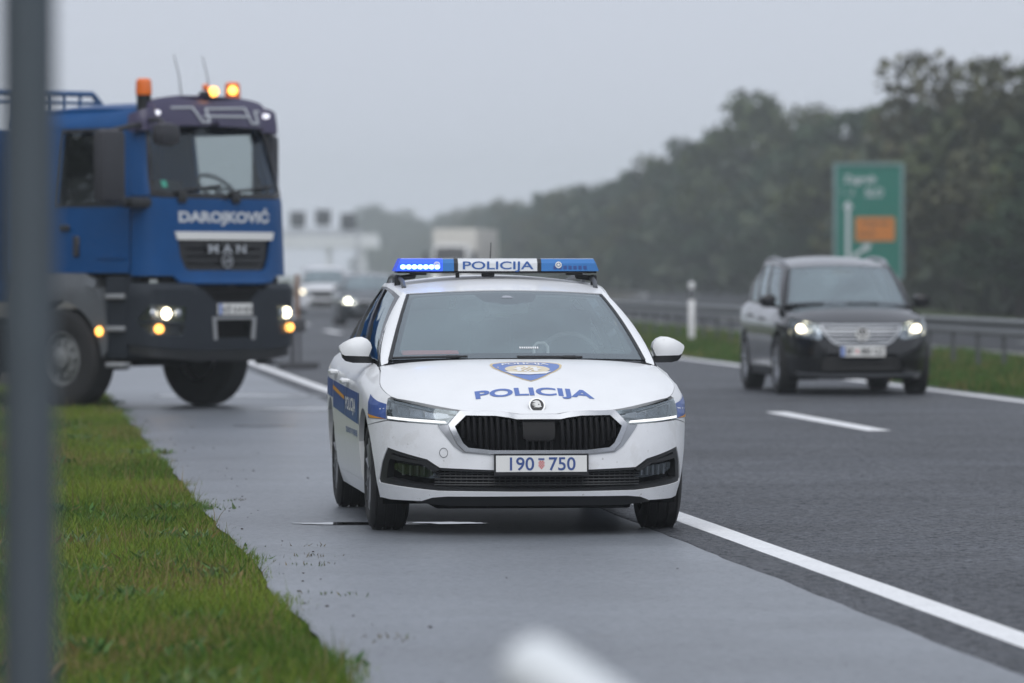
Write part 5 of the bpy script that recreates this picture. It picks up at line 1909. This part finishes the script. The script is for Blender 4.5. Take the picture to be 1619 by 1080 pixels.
    sw.obj('steering_wheel', 'seat_cloth', root)
    B().panel([F(-.86, 2.36), F(-.79, 2.36), F(-.79, 2.43), F(-.86, 2.43)], W, 0, .1, off=-.015).obj('windscreen_sticker', mat('sticker_green', (.05, .35, .25), .5), root, smooth=False)
    # chassis, wheels, body behind
    ch = B().box((0, 4.0, .82), (.85, 6.6, .26), .02)
    ch.box((0, .75, .72), (1.8, .9, .34), .03)
    ch.tube([(-1.0, 1.42, .53), (1.0, 1.42, .53)], .09, 8)
    ch.tube([(-1.0, 5.2, .53), (1.0, 5.2, .53)], .10, 8)
    ch.box((.0, 2.9, .62), (2.0, .8, .5), .05)
    ch.obj('chassis', 'dark_void', root)
    for sd in (1, -1):
        for y in (1.42, 5.2, 6.55):
            wheel(root, (sd * 1.04, y, .535), .535, .315, .29, sd, 'truck_rim', lugs=10)
    fb = B().box((0, 5.9, 1.24), (2.46, 6.8, .22), .03)
    fb.box((0, 2.56, 2.15), (2.44, .08, 1.7), .02)
    for sd in (1, -1):
        fb.box((sd * 1.2, 5.9, 1.62), (.06, 6.8, .55), .02)
    fb.obj('load_bed', Bl, root)
    rl = B().tube([(-1.2, 2.56, 2.9), (-1.2, 2.56, 3.40), (.44, 2.56, 3.42), (.58, 2.56, 3.30)], .035, 8)
    rl.tube([(-1.2, 2.56, 3.30), (.52, 2.56, 3.32)], .02, 6)
    for k in range(7):
        rl.tube([(-1.0 + k * .25, 2.56, 2.9), (-1.0 + k * .25, 2.56, 3.41)], .022, 6)
    rl.obj('head_rail', mat('rail_blue', (.05, .12, .26), .5), root)
    # front-left ground position
    place(root, -2.955, 52.49, 50.0)
    return root

def far_lorry():
    root = empty('box_lorry')
    y = 284.0
    tag(root, 'distant white lorry with a pale box body coming along the motorway', 'lorry')
    S = cab_shell(3.1)
    W, F, SS = S.fn, S.F, S.S
    wsq = sym([F(0, 2.1), F(.92, 2.1), F(.86, 2.9), F(0, 2.92)])
    body = sym([F(0, 3.06), F(.82, 3.05), SS(.6, 3.05), SS(2.0, 3.05), SS(2.0, 1.0), SS(.5, 1.0), SS(.45, .55), F(.8, .5), F(0, .5)])
    gr = sym([F(0, 1.75), F(.7, 1.75), F(.6, 1.2), F(0, 1.2)])
    B().panel(body, W, .04, .2, [wsq, gr]).obj('cab', 'plate_white', root)
    B().panel(wsq, W, 0, .2, off=-.02).obj('windscreen', 'gloss_black', root)
    B().panel(gr, W, 0, .2, off=-.04).obj('grille', 'gloss_black', root)
    for sd in (1, -1):
        B().sphere(W(*F(sd * .85, .85), .01), .11, 6).obj('lit_headlight', 'headlight_cool', root)
        B().box((sd * 1.4, .2, 2.3), (.25, .15, .7), .05).obj('mirror', 'mirror_grey', root)
        for yy in (1.4, 5.0, 9.2, 10.5):
            wheel(root, (sd * 1.04, yy, .535), .535, .315, .29, sd, 'truck_rim', lugs=10)
    bx = B().box((0, 8.3, 2.55), (2.55, 11.6, 2.85), .04)
    bx.obj('box_body', mat('box_cream', (.62, .60, .55), .6, var=(.3, .04)), root)
    B().box((0, 6.5, .9), (1.0, 12.0, .3)).obj('chassis', 'dark_void', root)
    x = (711 - 809.5) / 7800 * y
    place(root, x, y, -6.0)

# ------------------------------------------------------------------ assemble
defmat('suv_black', (.003, .003, .004), .16, coat=.6, spec=.5)
defmat('grille_silver', (.50, .52, .55), .3, metal=.35)
defmat('far_white', (.72, .73, .75), .35, coat=.5)
defmat('far_dark', (.035, .042, .05), .3, coat=.7)

setting()
guardrail()
road_sign()
delineator(road_x(104, 10.5), 104, 'white delineator post with a black band in the grass before the guard rail')
gantry()
overpass()
trees()
grass()
truck()
suv('suv', 'suv_black', 'headlight_on', 'grille_silver', 4.13, 58.1, 5.6, 'black suv with bright headlights and silver grille driving in the outer lane', 'suv')
suv('minivan', 'far_white', 'headlight_on', 'gloss_black', (514 - 809.5) / 7800 * 168, 166, 1.5, 'blurred white car with lit headlights far behind the lorry nose', 'car', 'far_white', emblem=False, plate=False)
estate('estate_car', 'far_dark', -3.75, 133, 5.0, 'blurred dark estate car with lit headlights behind the police car', 'car')
far_lorry()
police_car()
road_stand()
foreground_pole()
haze()
